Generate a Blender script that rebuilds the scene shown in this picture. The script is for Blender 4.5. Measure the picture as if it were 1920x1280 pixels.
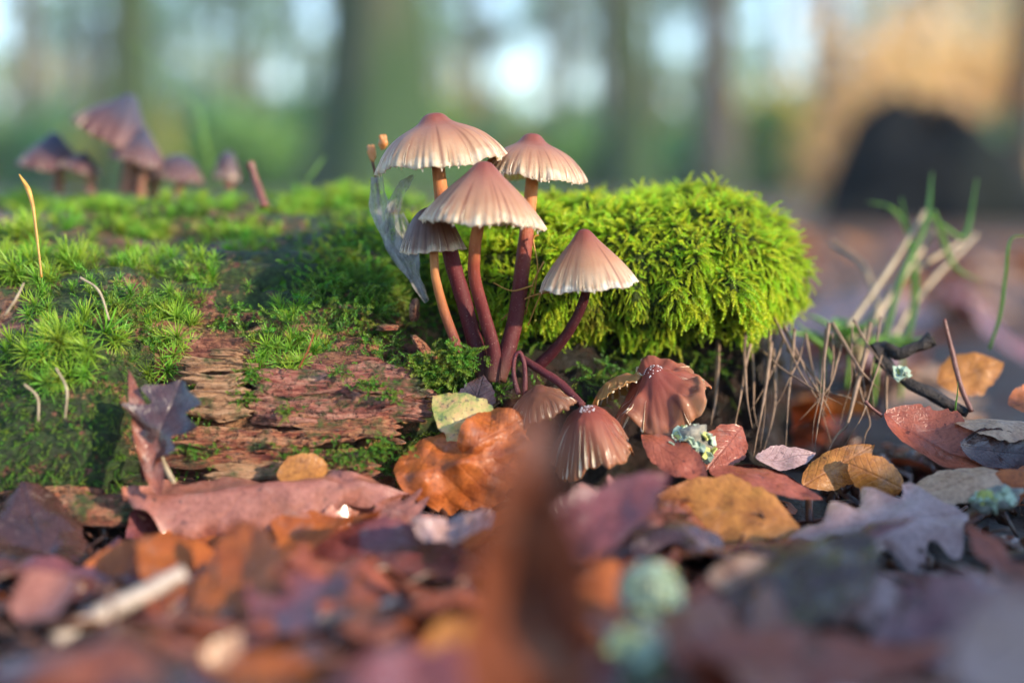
import bpy, math, random
import numpy as np
from mathutils import Vector, Matrix
from mathutils.bvhtree import BVHTree

# ------------------------------------------------------------------ camera, sky, sun (lengths below are in cm, U turns them into metres)
U = 0.01
S = bpy.context.scene
for o in list(bpy.data.objects): bpy.data.objects.remove(o)
random.seed(7); RNG = np.random.default_rng(7)
CAM = np.array([0.0, -26.0, 6.0]); PITCH = math.radians(6.2); FPX = 50 / 36 * 1920
cd = bpy.data.cameras.new('camera'); cam = bpy.data.objects.new('camera', cd)
S.collection.objects.link(cam)
cam.location = CAM * U; cam.rotation_euler = (math.pi / 2 - PITCH, 0, 0)
cd.lens = 50; cd.sensor_width = 36; cd.clip_start = 0.005; cd.clip_end = 600
cd.dof.use_dof = True; cd.dof.focus_distance = 26.0 * U; cd.dof.aperture_fstop = 5.6
S.camera = cam
SUN_EL, SUN_AZ = math.radians(20), math.radians(57)   # azimuth: from behind the camera towards the right
sun_dir = Vector((math.cos(SUN_EL) * math.sin(SUN_AZ), -math.cos(SUN_EL) * math.cos(SUN_AZ), math.sin(SUN_EL)))
sl = bpy.data.lights.new('sun', 'SUN'); so = bpy.data.objects.new('sun', sl); S.collection.objects.link(so)
sl.energy = 2.5; sl.angle = math.radians(1.2); sl.color = (1.0, 0.83, 0.62)
so.rotation_euler = sun_dir.to_track_quat('Z', 'Y').to_euler(); so.location = (1, -1, 2)
wd = bpy.data.worlds.new('World'); S.world = wd; wd.use_nodes = True
wn = wd.node_tree; bg = wn.nodes['Background']
sky = wn.nodes.new('ShaderNodeTexSky'); sky.sky_type = 'NISHITA'; sky.sun_disc = False
sky.sun_elevation = SUN_EL; sky.sun_rotation = math.atan2(sun_dir.x, sun_dir.y)
sky.air_density = 1.0; sky.dust_density = 0.4; sky.ozone_density = 3.0
wn.links.new(sky.outputs[0], bg.inputs[0]); bg.inputs[1].default_value = 0.15
S.view_settings.view_transform = 'Standard'; S.view_settings.look = 'None'
S.view_settings.exposure = 1.7; S.view_settings.gamma = 1
S.render.engine = 'CYCLES'
S.cycles.max_bounces = 8; S.cycles.transparent_max_bounces = 8; S.cycles.use_denoising = True
S.cycles.sample_clamp_indirect = 4

# ------------------------------------------------------------------ helpers
FW = np.array([0, math.cos(PITCH), -math.sin(PITCH)]); UPV = np.array([0, math.sin(PITCH), math.cos(PITCH)])
def ray(px, py):
    return FW + np.array([1, 0, 0]) * (px - 960) / FPX + UPV * (640 - py) / FPX
def P(px, py, y=0.0):
    d = ray(px, py); return CAM + d * ((y - CAM[1]) / d[1])

def _h(ix, iy, iz):
    n = (ix.astype(np.int64) * 374761393 + iy.astype(np.int64) * 668265263 + iz.astype(np.int64) * 2147483647 // 3 * 7) & 0xffffffff
    n = ((n ^ (n >> 13)) * 1274126177) & 0xffffffff
    n = ((n ^ (n >> 15)) * 2246822519) & 0xffffffff
    return ((n ^ (n >> 16)) & 0xffff) / 32767.5 - 1.0
def noise(x, y=0.0, z=0.0):
    x, y, z = np.broadcast_arrays(np.asarray(x, float), np.asarray(y, float), np.asarray(z, float))
    ix, iy, iz = np.floor(x), np.floor(y), np.floor(z)
    fx, fy, fz = x - ix, y - iy, z - iz
    sx, sy, sz = fx * fx * (3 - 2 * fx), fy * fy * (3 - 2 * fy), fz * fz * (3 - 2 * fz)
    r = 0
    for a in (0, 1):
        for b in (0, 1):
            for c in (0, 1):
                r = r + _h(ix + a, iy + b, iz + c) * (sx if a else 1 - sx) * (sy if b else 1 - sy) * (sz if c else 1 - sz)
    return r
def fbm(x, y=0.0, z=0.0, o=4):
    r, a = 0, 1.0
    for k in range(o):
        f = 2.0 ** k
        r = r + a * noise(np.asarray(x) * f + 17.3 * k, np.asarray(y) * f + 5.1 * k, np.asarray(z) * f + 9.7 * k); a *= 0.5
    return r
def smooth(a, b, x):
    t = np.clip((np.asarray(x, float) - a) / (b - a), 0, 1); return t * t * (3 - 2 * t)

COL = S.collection
def link(o):
    COL.objects.link(o); return o
def make_mesh(name, v, f, mat=None, sm=True, attrs=None, uv=None):
    v = np.asarray(v, dtype=np.float32).reshape(-1, 3) * U
    me = bpy.data.meshes.new(name)
    if isinstance(f, np.ndarray):
        k = f.shape[1]; n = f.shape[0]
        me.vertices.add(len(v)); me.vertices.foreach_set('co', v.ravel())
        me.loops.add(n * k); me.loops.foreach_set('vertex_index', f.astype(np.int32).ravel())
        me.polygons.add(n); me.polygons.foreach_set('loop_start', np.arange(0, n * k, k, dtype=np.int32))
        me.polygons.foreach_set('loop_total', np.full(n, k, dtype=np.int32))
        me.update(calc_edges=True)
    else:
        me.from_pydata([tuple(map(float, p)) for p in v], [], [tuple(map(int, q)) for q in f]); me.update()
    if sm: me.polygons.foreach_set('use_smooth', np.ones(len(me.polygons), dtype=bool))
    for k, a in (attrs or {}).items():
        at = me.attributes.new(k, 'FLOAT', 'POINT'); at.data.foreach_set('value', np.asarray(a, dtype=np.float32).ravel())
    if uv is not None:
        l = me.uv_layers.new(name='UVMap'); li = np.empty(len(me.loops), dtype=np.int32); me.loops.foreach_get('vertex_index', li)
        l.data.foreach_set('uv', np.asarray(uv, dtype=np.float32)[li].ravel())
    if mat: me.materials.append(mat)
    return me
def obj(name, me, parent=None, loc=None):
    o = link(bpy.data.objects.new(name, me))
    if loc is not None: o.location = np.asarray(loc) * U
    if parent: o.parent = parent
    return o
def tag(o, label=None, cat=None, group=None, kind=None):
    if label: o['label'] = label
    if cat: o['category'] = cat
    if group: o['group'] = group
    if kind: o['kind'] = kind
    return o
def empty(name, loc, label, cat, group=None):
    o = link(bpy.data.objects.new(name, None)); o.location = np.asarray(loc) * U; o.empty_display_size = 0.005
    return tag(o, label, cat, group)

def grid_faces(nu, nv, wrap=False):
    i, j = np.meshgrid(np.arange(nu - 1), np.arange(nv if wrap else nv - 1), indexing='ij')
    a = i * nv + j; b = i * nv + (j + 1) % nv
    return np.stack([a, b, b + nv, a + nv], -1).reshape(-1, 4)
def catmull(pts, n):
    p = np.asarray(pts, float); m = len(p)
    q = np.vstack([2 * p[0] - p[1], p, 2 * p[-1] - p[-2]])
    t = np.linspace(0, m - 1 - 1e-6, n); k = t.astype(int); f = (t - k)[:, None]
    a, b, c, d = q[k], q[k + 1], q[k + 2], q[k + 3]
    return 0.5 * (2 * b + (c - a) * f + (2 * a - 5 * b + 4 * c - d) * f ** 2 + (3 * b - a - 3 * c + d) * f ** 3)
def frames(c):
    t = np.gradient(c, axis=0); t /= np.linalg.norm(t, axis=1)[:, None] + 1e-12
    ref = np.array([0, 1.0, 0.13]) if abs(t[0][1]) < .9 else np.array([1.0, 0, 0.1])
    n = np.zeros_like(t); v = ref - t[0] * (ref @ t[0]); n[0] = v / np.linalg.norm(v)
    for i in range(1, len(t)):
        v = n[i - 1] - t[i] * (n[i - 1] @ t[i]); n[i] = v / np.linalg.norm(v)
    return t, n, np.cross(t, n)
def tube(pts, rad, n=24, ns=10, rough=0.0, seed=0, flat=1.0):
    c = catmull(pts, n); t, a, b = frames(c)
    r = np.interp(np.linspace(0, 1, n), np.linspace(0, 1, len(rad)), rad)
    th = np.linspace(0, 2 * math.pi, ns, endpoint=False)
    off = np.cos(th)[None, :, None] * a[:, None, :] + flat * np.sin(th)[None, :, None] * b[:, None, :]
    rr = r[:, None] * np.ones(ns)[None]
    if rough:
        rr = rr * (1 + rough * noise(np.cumsum(r * 0 + 1)[:, None] * .35 + seed * 7.7, np.cos(th)[None] * 1.5 + seed, np.sin(th)[None] * 1.5))
    v = c[:, None, :] + off * rr[..., None]
    tt = np.repeat(np.linspace(0, 1, n), ns)
    v = v.reshape(-1, 3); f = grid_faces(n, ns, True)
    ca, cb = len(v), len(v) + 1
    v = np.vstack([v, c[0], c[-1]]); tt = np.append(tt, [0, 1])
    k = np.arange(ns); k2 = (k + 1) % ns
    f0 = np.stack([np.full(ns, ca), k2, k, k], -1); f1 = np.stack([np.full(ns, cb), (n - 1) * ns + k, (n - 1) * ns + k2], -1)
    faces = [tuple(q) for q in f] + [tuple(q[:3]) for q in f0] + [tuple(q) for q in f1]
    return v, faces, tt

# ------------------------------------------------------------------ materials
class NT:
    def __init__(s, name):
        s.m = bpy.data.materials.new(name); s.m.use_nodes = True; s.t = s.m.node_tree
        s.b = s.t.nodes['Principled BSDF']; s.out = s.t.nodes['Material Output']
    def n(s, kind, **kw):
        nd = s.t.nodes.new('ShaderNode' + kind)
        for k, v in kw.items(): setattr(nd, k, v)
        return nd
    def l(s, a, b): s.t.links.new(a, b)
    def put(s, sock, v):
        if hasattr(v, 'is_output') or isinstance(v, bpy.types.NodeSocket): s.l(v, sock)
        else: sock.default_value = v
    def obj_co(s, scale=(1, 1, 1)):
        tc = s.n('TexCoord'); mp = s.n('Mapping'); s.l(tc.outputs['Object'], mp.inputs[0]); mp.inputs['Scale'].default_value = [k * 100 for k in scale]
        return mp.outputs[0]
    def rand(s):
        return s.n('ObjectInfo').outputs['Random']
    def noise(s, co, scale=1.0, detail=4, rough=.55, w=None, dist=0):
        t = s.n('TexNoise'); t.noise_dimensions = '4D' if w is not None else '3D'
        s.l(co, t.inputs['Vector']); t.inputs['Scale'].default_value = scale; t.inputs['Detail'].default_value = detail
        t.inputs['Roughness'].default_value = rough; t.inputs['Distortion'].default_value = dist
        if w is not None: s.put(t.inputs['W'], w)
        return t.outputs['Fac']
    def math(s, op, a, b=0.0, c=0.0, clamp=False):
        m = s.n('Math', operation=op); m.use_clamp = clamp; s.put(m.inputs[0], a); s.put(m.inputs[1], b); s.put(m.inputs[2], c); return m.outputs[0]
    def ramp(s, fac, stops, interp='LINEAR'):
        r = s.n('ValToRGB'); r.color_ramp.interpolation = interp; e = r.color_ramp.elements
        while len(e) < len(stops): e.new(0.5)
        for k, (p, c) in enumerate(stops):
            e[k].position = p; e[k].color = (*c, 1) if not isinstance(c, (int, float)) else (c, c, c, 1)
        s.put(r.inputs[0], fac); return r.outputs[0]
    def mix(s, fac, a, b, mode='MIX'):
        m = s.n('Mix'); m.data_type = 'RGBA'; m.blend_type = mode
        s.put(m.inputs[0], fac)
        for sk, v in ((m.inputs[6], a), (m.inputs[7], b)):
            if isinstance(v, tuple): sk.default_value = (*v, 1)
            else: s.l(v, sk)
        return m.outputs[2]
    def attr(s, name):
        a = s.n('Attribute'); a.attribute_name = name; return a.outputs['Fac']
    def bump(s, h, strength=.5, dist=0.0005):
        b = s.n('Bump'); b.inputs['Strength'].default_value = strength; b.inputs['Distance'].default_value = dist
        s.l(h, b.inputs['Height']); s.l(b.outputs[0], s.b.inputs['Normal']); return b.outputs[0]
    def set(s, col=None, rough=None, spec=None, sss=None, coat=None):
        if col is not None:
            if isinstance(col, tuple): s.b.inputs['Base Color'].default_value = (*col, 1)
            else: s.l(col, s.b.inputs['Base Color'])
        if rough is not None: s.put(s.b.inputs['Roughness'], rough)
        if spec is not None: s.put(s.b.inputs['Specular IOR Level'], spec)
        if sss is not None:
            s.b.inputs['Subsurface Weight'].default_value = sss[0]; s.b.inputs['Subsurface Radius'].default_value = (1, .45, .25)
            s.b.inputs['Subsurface Scale'].default_value = sss[1]
        if coat is not None:
            s.put(s.b.inputs['Coat Weight'], coat); s.b.inputs['Coat Roughness'].default_value = .12
    def transl(s, col, fac, normal=None):
        t = s.n('BsdfTranslucent'); m = s.n('MixShader')
        if isinstance(col, tuple): t.inputs[0].default_value = (*col, 1)
        else: s.l(col, t.inputs[0])
        if normal is not None: s.l(normal, t.inputs['Normal'])
        s.put(m.inputs[0], fac); s.l(s.b.outputs[0], m.inputs[1]); s.l(t.outputs[0], m.inputs[2]); s.l(m.outputs[0], s.out.inputs[0])

def mat_cap(name, stops, wet=0.0):
    m = NT(name); co = m.obj_co(); r = m.attr('r'); g = m.attr('g')
    n1 = m.noise(co, 3.0, 5); rr = m.math('ADD', r, m.math('MULTIPLY', m.math('SUBTRACT', n1, .5), .22))
    c = m.ramp(rr, stops)
    c = m.mix(m.math('MULTIPLY', g, m.math('ADD', .50, m.math('MULTIPLY', m.noise(co, 1.6, 3), .9))), c, m.mix(1.0, c, (.42, .27, .28), 'MULTIPLY'))
    sp = m.noise(co, 22, 3); c = m.mix(m.math('MULTIPLY', m.math('GREATER_THAN', sp, .68), .25), c, (.2, .1, .07))
    m.set(c, .5 if not wet else .52, .25 if not wet else .22, (.42, .003), wet or None)
    m.b.inputs['Sheen Weight'].default_value = .05; m.b.inputs['Sheen Roughness'].default_value = .5
    m.bump(m.noise(co, 30, 4), .25, .0002)
    return m.m
CAP_STOPS = [(0, (.15, .028, .022)), (.14, (.18, .045, .034)), (.26, (.225, .078, .055)), (.5, (.29, .125, .08)), (.76, (.37, .18, .105)), (.93, (.48, .275, .165)), (1, (.66, .48, .34))]
M_CAP = mat_cap('cap_skin', CAP_STOPS)
M_CAPR = mat_cap('cap_skin_russet', [(0, (.15, .03, .024)), (.15, (.18, .045, .03)), (.35, (.27, .10, .06)), (.7, (.40, .195, .11)), (.95, (.54, .34, .22)), (1, (.75, .6, .46))])
M_CAPD = mat_cap('cap_skin_shaded', [(0, (.07, .035, .03)), (.5, (.10, .055, .045)), (.8, (.13, .075, .06)), (.93, (.22, .14, .10)), (1, (.68, .5, .34))])  # shade of the cap in front is painted in as a darker skin
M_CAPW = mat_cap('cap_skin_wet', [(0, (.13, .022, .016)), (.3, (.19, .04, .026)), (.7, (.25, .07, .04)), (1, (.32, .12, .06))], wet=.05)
M_CAPB = mat_cap('cap_skin_shade_tint', [(0, (.04, .05, .08)), (.5, (.06, .05, .07)), (1, (.14, .06, .055))])  # blue violet of shade painted into the skin, not the caps' own colour
def mat_gill():
    m = NT('gill'); co = m.obj_co(); m.set(m.mix(m.noise(co, 8), (.78, .56, .36), (.9, .76, .58)), .5, .3, (.35, .002)); return m.m
M_GILL = mat_gill()
def mat_stem(name, stops):
    m = NT(name); co = m.obj_co((1, 1, .25)); t = m.attr('t')
    tt = m.math('ADD', t, m.math('MULTIPLY', m.math('SUBTRACT', m.noise(m.obj_co(), 4), .5), .10))
    c = m.ramp(tt, stops); c = m.mix(m.math('MULTIPLY', m.math('SUBTRACT', m.noise(co, 28, 4), .45), 1.1, clamp=True), c, m.mix(1, c, (.55, .5, .5), 'MULTIPLY'))
    fl = m.math('GREATER_THAN', m.noise(m.obj_co(), 45, 2), .69); c = m.mix(m.math('MULTIPLY', fl, .5), c, (.7, .5, .42))
    m.set(c, m.ramp(m.noise(co, 20, 4), [(.3, .38), (.7, .68)]), .25, (.15, .0012)); m.bump(m.noise(m.obj_co((1, 1, .12)), 40, 5, .7), .55, .0003); return m.m
M_STEM = mat_stem('stem_two_tone', [(0, (.11, .05, .035)), (.10, (.075, .012, .015)), (.40, (.13, .018, .018)), (.56, (.24, .05, .028)), (.70, (.46, .15, .055)), (.82, (.62, .26, .09)), (1, (.72, .42, .2))])
M_STEMR = mat_stem('stem_wine_red', [(0, (.12, .05, .04)), (.12, (.07, .01, .014)), (.6, (.14, .014, .018)), (.70, (.17, .022, .02)), (.80, (.55, .20, .07)), (1, (.66, .30, .12))])
M_STEMO = mat_stem('stem_amber', [(0, (.10, .04, .03)), (.25, (.20, .05, .03)), (.5, (.40, .14, .045)), (.8, (.55, .25, .09)), (1, (.6, .34, .16))])
M_STEMD = mat_stem('stem_dark', [(0, (.07, .012, .018)), (.8, (.055, .010, .012)), (1, (.12, .025, .02))])

def mat_leaf(name, c1, c2, c3, rough=.38, tr=.22, coat=.15, nv=7.0, spot=.6):
    m = NT(name); co = m.obj_co(); w = m.math('MULTIPLY', m.rand(), 40.0)
    uvn = m.n('UVMap'); uvn.uv_map = 'UVMap'; sp = m.n('SeparateXYZ'); m.l(uvn.outputs[0], sp.inputs[0])
    u, v = sp.outputs[0], m.math('ABSOLUTE', sp.outputs[1])
    n1 = m.noise(co, .9, 5, .6, w); n2 = m.noise(co, 4.5, 5, .65, w)
    c = m.ramp(n1, [(.30, c1), (.52, c2), (.72, c3)])
    c = m.mix(m.math('MULTIPLY', m.math('SUBTRACT', n2, .40), 1.6, clamp=True), c, m.mix(1, c, (.62, .55, .5), 'MULTIPLY'))
    spt = m.ramp(m.noise(co, 7, 2, .5, m.math('ADD', w, 9.0)), [(.66, 0.0), (.71, 1.0)])
    c = m.mix(m.math('MULTIPLY', spt, spot), c, (.035, .016, .012))
    gr = m.ramp(m.noise(co, 14, 4, .7, w), [(.46, 0.0), (.66, .75)]); c = m.mix(gr, c, m.mix(1, c, (.5, .4, .36), 'MULTIPLY'))
    dust = m.ramp(m.noise(co, 2.2, 6, .7, m.math('ADD', w, 4.0)), [(.56, 0.0), (.72, .55)]); c = m.mix(dust, c, (.40, .27, .22))
    blot = m.ramp(m.noise(co, 1.4, 4, .6, m.math('ADD', w, 17.0)), [(.60, 0.0), (.66, .65)]); c = m.mix(blot, c, m.mix(1, c, (.28, .22, .22), 'MULTIPLY'))
    d = m.math('ABSOLUTE', m.math('SUBTRACT', m.math('FRACT', m.math('ADD', m.math('SUBTRACT', m.math('MULTIPLY', u, nv), m.math('MULTIPLY', v, 2.2)), m.math('MULTIPLY', n1, 1.3))), .5))
    side = m.ramp(d, [(0, 1.0), (.05, .75), (.13, 0.0)]); mid = m.ramp(v, [(0, 1.0), (.03, .9), (.07, 0.0)])
    vein = m.math('MULTIPLY', m.math('MAXIMUM', m.math('MULTIPLY', side, .45), mid), m.math('ADD', .25, m.noise(co, 1.3, 2, .5, w)))
    fine = m.n('TexVoronoi'); fine.feature = 'DISTANCE_TO_EDGE'; m.l(co, fine.inputs['Vector']); fine.inputs['Scale'].default_value = 11
    fe = m.ramp(fine.outputs[0], [(0, 1.0), (.12, 0.0)])
    c = m.mix(m.math('MULTIPLY', vein, .45), c, m.mix(1, c, (.55, .42, .38), 'MULTIPLY'))
    hh = m.math('ADD', m.math('ADD', m.math('MULTIPLY', vein, 1.0), m.math('MULTIPLY', fe, .18)), m.math('MULTIPLY', n2, .9))
    m.set(c, m.ramp(n2, [(.3, max(.12, rough - .15)), (.7, min(.9, rough + .2))]), .5, None, coat)
    nb = m.bump(hh, .35, .0005)
    m.transl(m.mix(1, c, (1.3, .8, .45), 'MULTIPLY'), tr, nb)
    return m.m
LM = dict(
    pink=mat_leaf('leaf_dusty_pink', (.33, .115, .075), (.42, .165, .115), (.25, .07, .04), .36, .10, .25),
    rust=mat_leaf('leaf_rust_orange', (.42, .095, .018), (.52, .145, .030), (.25, .045, .012), .5, .25, .05, spot=.35),
    ochre=mat_leaf('leaf_ochre', (.45, .165, .022), (.54, .23, .045), (.30, .085, .015), .42, .25, .1),
    brown=mat_leaf('leaf_chestnut', (.18, .05, .028), (.27, .085, .042), (.09, .026, .016), .28, .15, .4),
    dark=mat_leaf('leaf_dark_umber', (.045, .02, .018), (.08, .035, .03), (.025, .012, .012), .22, .08, .5),
    red=mat_leaf('leaf_brick_red', (.31, .07, .032), (.40, .11, .055), (.19, .038, .02), .36, .2, .2),
    lav=mat_leaf('leaf_weathered_mauve', (.36, .22, .20), (.46, .30, .27), (.28, .14, .11), .28, .08, .45),
    tan=mat_leaf('leaf_pale_tan', (.52, .30, .17), (.62, .40, .25), (.38, .18, .10), .45, .2, .1),
    wine=mat_leaf('leaf_wine_brown', (.15, .042, .045), (.23, .07, .068), (.08, .022, .024), .26, .12, .45))
def mat_mottled():
    m = NT('leaf_mottled_yellow_green'); co = m.obj_co()
    c = m.ramp(m.noise(co, 2.4, 6, .65, dist=.6), [(.30, (.07, .12, .10)), (.40, (.26, .32, .08)), (.50, (.52, .42, .14)), (.62, (.60, .34, .16)), (.75, (.25, .12, .07))])
    c = m.mix(m.math('MULTIPLY', m.math('GREATER_THAN', m.noise(co, 12, 3), .60), .6), c, (.08, .08, .06))
    m.set(c, .35, .5, None, .2); nb = m.bump(m.noise(co, 9, 5), .5, .0006); m.transl(c, .15, nb); return m.m
M_MOTTLE = mat_mottled()

def mat_moss(name, base, tip, tr=.35, rough=.45, var=1.0, brown=.75):
    m = NT(name); co = m.obj_co(); t = m.attr('t'); rnd = m.attr('rnd')
    c = m.ramp(t, [(0, base), (.55, tuple((a * .35 + b * .65) for a, b in zip(base, tip))), (1, tip)])
    hs = m.n('HueSaturation'); m.l(c, hs.inputs['Color'])
    m.l(m.math('ADD', .5, m.math('MULTIPLY', m.math('SUBTRACT', rnd, .5), -.075 * var)), hs.inputs['Hue'])
    m.l(m.math('ADD', .72, m.math('MULTIPLY', m.noise(co, .8, 3), .56)), hs.inputs['Value'])
    c = hs.outputs[0]; c = m.mix(m.ramp(m.noise(co, 1.1, 5, .65), [(.56, 0.0), (.70, brown)]), c, m.mix(t, (.10, .065, .02), (.36, .27, .06))); m.set(c, rough, .4); m.transl(m.mix(1, c, (1.25, 1.25, .5), 'MULTIPLY'), tr); return m.m
M_SPRIG = mat_moss('moss_feather', (.13, .19, .014), (.60, .76, .06), .48)
M_SPRIGD = mat_moss('moss_cypress', (.03, .065, .014), (.19, .37, .045), .35)
M_STAR = mat_moss('moss_star', (.06, .11, .014), (.34, .58, .055), .42)
M_FUZZ = mat_moss('moss_fuzz', (.04, .05, .02), (.16, .24, .06), .25, .5, 1.5, .9)
M_MOSSBASE = (lambda m: (m.set(m.mix(m.noise(m.obj_co(), 2.5), (.025, .035, .008), (.06, .085, .015)), .85, .2), m.bump(m.noise(m.obj_co(), 9, 6), 1, .002), m.m)[2])(NT('moss_understorey'))

def mat_log():
    m = NT('rotten_wood'); co = m.obj_co((.22, 1, 1)); co2 = m.obj_co(); g = m.attr('green'); dk = m.attr('dark')
    fib = m.math('ADD', m.math('MULTIPLY', m.noise(co, 5.5, 8, .72, dist=.4), .6), m.math('MULTIPLY', m.noise(co, 24, 6, .8), .4)); big = m.noise(co, .8, 4, .6)
    wood = m.ramp(fib, [(.36, (.035, .014, .010)), (.44, (.14, .05, .028)), (.50, (.34, .15, .07)), (.56, (.52, .27, .13)), (.66, (.64, .38, .20))])
    pink = m.ramp(fib, [(.37, (.035, .013, .012)), (.45, (.17, .048, .038)), (.53, (.33, .115, .085)), (.64, (.48, .22, .16))])
    c = m.mix(m.ramp(big, [(.44, 0.0), (.58, 1.0)]), wood, pink)
    crumb = m.noise(co2, 10, 7, .78)
    c = m.mix(m.ramp(crumb, [(.50, 0.0), (.62, .85)]), c, (.035, .022, .018))
    gn = m.noise(co2, 2.2, 7, .72); gm = m.ramp(m.math('ADD', m.math('MULTIPLY', g, .62), m.math('MULTIPLY', m.math('SUBTRACT', gn, .5), 1.7)), [(.28, 0.0), (.42, .95)])
    alg = m.ramp(m.noise(co2, 9, 5, .7), [(.3, (.012, .022, .012)), (.5, (.03, .065, .018)), (.68, (.075, .15, .03)), (.8, (.10, .12, .07))])
    c = m.mix(gm, c, alg)
    soil = m.ramp(crumb, [(.3, (.005, .004, .0035)), (.7, (.028, .015, .011))]); c = m.mix(dk, c, soil)
    m.set(c, m.ramp(crumb, [(.35, .62), (.6, .30)]), .5)
    h = m.math('ADD', m.math('MULTIPLY', fib, 1.0), m.math('MULTIPLY', crumb, .8)); m.bump(h, .9, .0018)
    return m.m
M_LOG = mat_log()
def mat_simple(name, a, b, scale=3.0, rough=.5, stretch=(1, 1, 1), bump=.5, bd=.0005, sss=None, tr=0, spec=.5):
    m = NT(name); co = m.obj_co(stretch); n = m.noise(co, scale, 6, .65, m.math('MULTIPLY', m.rand(), 30))
    c = m.ramp(n, [(.32, a), (.68, b)]); m.set(c, rough, spec, sss); nb = m.bump(n, bump, bd)
    if tr: m.transl(c, tr)
    return m.m
M_TWIG = mat_simple('twig_bark', (.09, .05, .035), (.27, .17, .11), 9, .6)
M_TWIGP = mat_simple('twig_peeled', (.30, .23, .18), (.62, .52, .42), 6, .45)
M_TWIGD = mat_simple('twig_wet_dark', (.010, .009, .009), (.06, .045, .04), 9, .6, bump=1, bd=.0015)
M_TWIGR = mat_simple('twig_red', (.10, .03, .025), (.22, .08, .05), 8, .4)
M_ROOT = mat_simple('root_tan', (.09, .05, .032), (.30, .19, .11), 5, .55)
M_STRAW = mat_simple('straw', (.32, .24, .14), (.60, .48, .32), 5, .5, tr=.2)
M_GRASS = mat_simple('grass_blade', (.14, .30, .05), (.28, .50, .09), 3, .4, tr=.35)
M_SETA = mat_simple('moss_stalk', (.36, .15, .02), (.58, .32, .06), 5, .4)
M_SETAR = mat_simple('moss_stalk_red', (.22, .05, .02), (.40, .11, .04), 5, .4)
M_CHIP = mat_simple('crumb_brown', (.03, .016, .012), (.15, .07, .045), 1.6, .4)
M_LICHEN = mat_simple('lichen', (.24, .34, .24), (.50, .60, .44), 4, .6)
M_LICHENY = mat_simple('lichen_yellow', (.38, .40, .08), (.55, .56, .2), 4, .6)
M_BARKCRUST = mat_simple('crusted_bark', (.06, .07, .065), (.34, .31, .24), 7, .7, bd=.001)
M_BUD = mat_simple('bud_orange', (.42, .15, .04), (.62, .28, .09), 4, .45, sss=(.3, .002))
M_SOIL = mat_simple('forest_soil', (.016, .010, .008), (.075, .038, .024), 1.3, .6, bump=.9, bd=.004)
def mat_film():
    m = NT('papery_film'); co = m.obj_co((1, 1, .35)); n = m.noise(co, 6, 6, .7)
    c = m.ramp(n, [(.3, (.24, .23, .26)), (.55, (.52, .48, .47)), (.75, (.72, .68, .66))]); m.set(c, .22, .6, None, .5)
    nb = m.bump(n, .9, .0012); m.transl(c, .40, nb)
    # worn holes let what is behind show through
    tr = m.n('BsdfTransparent'); mx = m.n('MixShader'); src = m.out.inputs[0].links[0].from_socket
    m.put(mx.inputs[0], m.ramp(m.noise(m.obj_co((1, 1, .4)), 3.2, 4, .7), [(.38, .62), (.60, .10)])); m.l(src, mx.inputs[1]); m.l(tr.outputs[0], mx.inputs[2]); m.l(mx.outputs[0], m.out.inputs[0])
    return m.m
M_FILM = mat_film()

# ------------------------------------------------------------------ ground
def ground_h(x, y):
    x = np.asarray(x, float); y = np.asarray(y, float)
    near = np.exp(-((x / 60) ** 2 + (y / 60) ** 2))
    return .35 * fbm(x * .35, y * .35, 3.3, 3) * near + 6.0 * noise(x / 320, y / 320, 1.5) * smooth(120, 700, np.hypot(x, y)) - .15
def build_ground():
    r = np.concatenate([np.linspace(.4, 30, 90), np.geomspace(31, 25000, 60)]); th = np.linspace(0, 2 * math.pi, 220, endpoint=False)
    x = r[:, None] * np.cos(th)[None]; y = r[:, None] * np.sin(th)[None] - 4
    z = ground_h(x, y); v = np.stack([x, y, z], -1).reshape(-1, 3)
    f = grid_faces(len(r), len(th), True)
    v = np.vstack([v, [0, -4, float(ground_h(0, -4))]]); c = len(v) - 1; k = np.arange(len(th))
    faces = [tuple(q) for q in f] + [(c, int((i + 1) % len(th)), int(i)) for i in k]
    faces = [t[::-1] for t in faces]
    m = NT('leaf_mould'); co = m.obj_co(); n1 = m.noise(co, 1.1, 7, .7); vor = m.n('TexVoronoi'); m.l(co, vor.inputs['Vector']); vor.inputs['Scale'].default_value = .22
    lit = m.ramp(vor.outputs['Color'], [(.2, (.05, .026, .018)), (.5, (.16, .075, .04)), (.8, (.27, .12, .055))])
    soil = m.ramp(n1, [(.32, (.006, .004, .0035)), (.52, (.022, .011, .008)), (.72, (.07, .03, .018))])
    sp = m.n('SeparateXYZ'); m.l(co, sp.inputs[0]); far = m.ramp(m.math('MULTIPLY', m.math('ADD', sp.outputs[1], -20), .01), [(0, 0.0), (.5, .8)])
    grn = m.math('MULTIPLY', m.ramp(m.noise(m.obj_co((.01, .01, .01)), 1.2, 4, .6), [(.44, 0.0), (.58, .8)]), m.ramp(m.math('MULTIPLY', m.math('ADD', sp.outputs[1], -120), .002), [(0, 0.0), (.4, 1.0)]))
    m.set(m.mix(grn, m.mix(far, soil, lit), (.10, .17, .05)), .5, .45); m.bump(n1, .9, .004)
    tag(obj('ground', make_mesh('ground', v, faces, m.m)), kind='structure')
build_ground()

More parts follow.
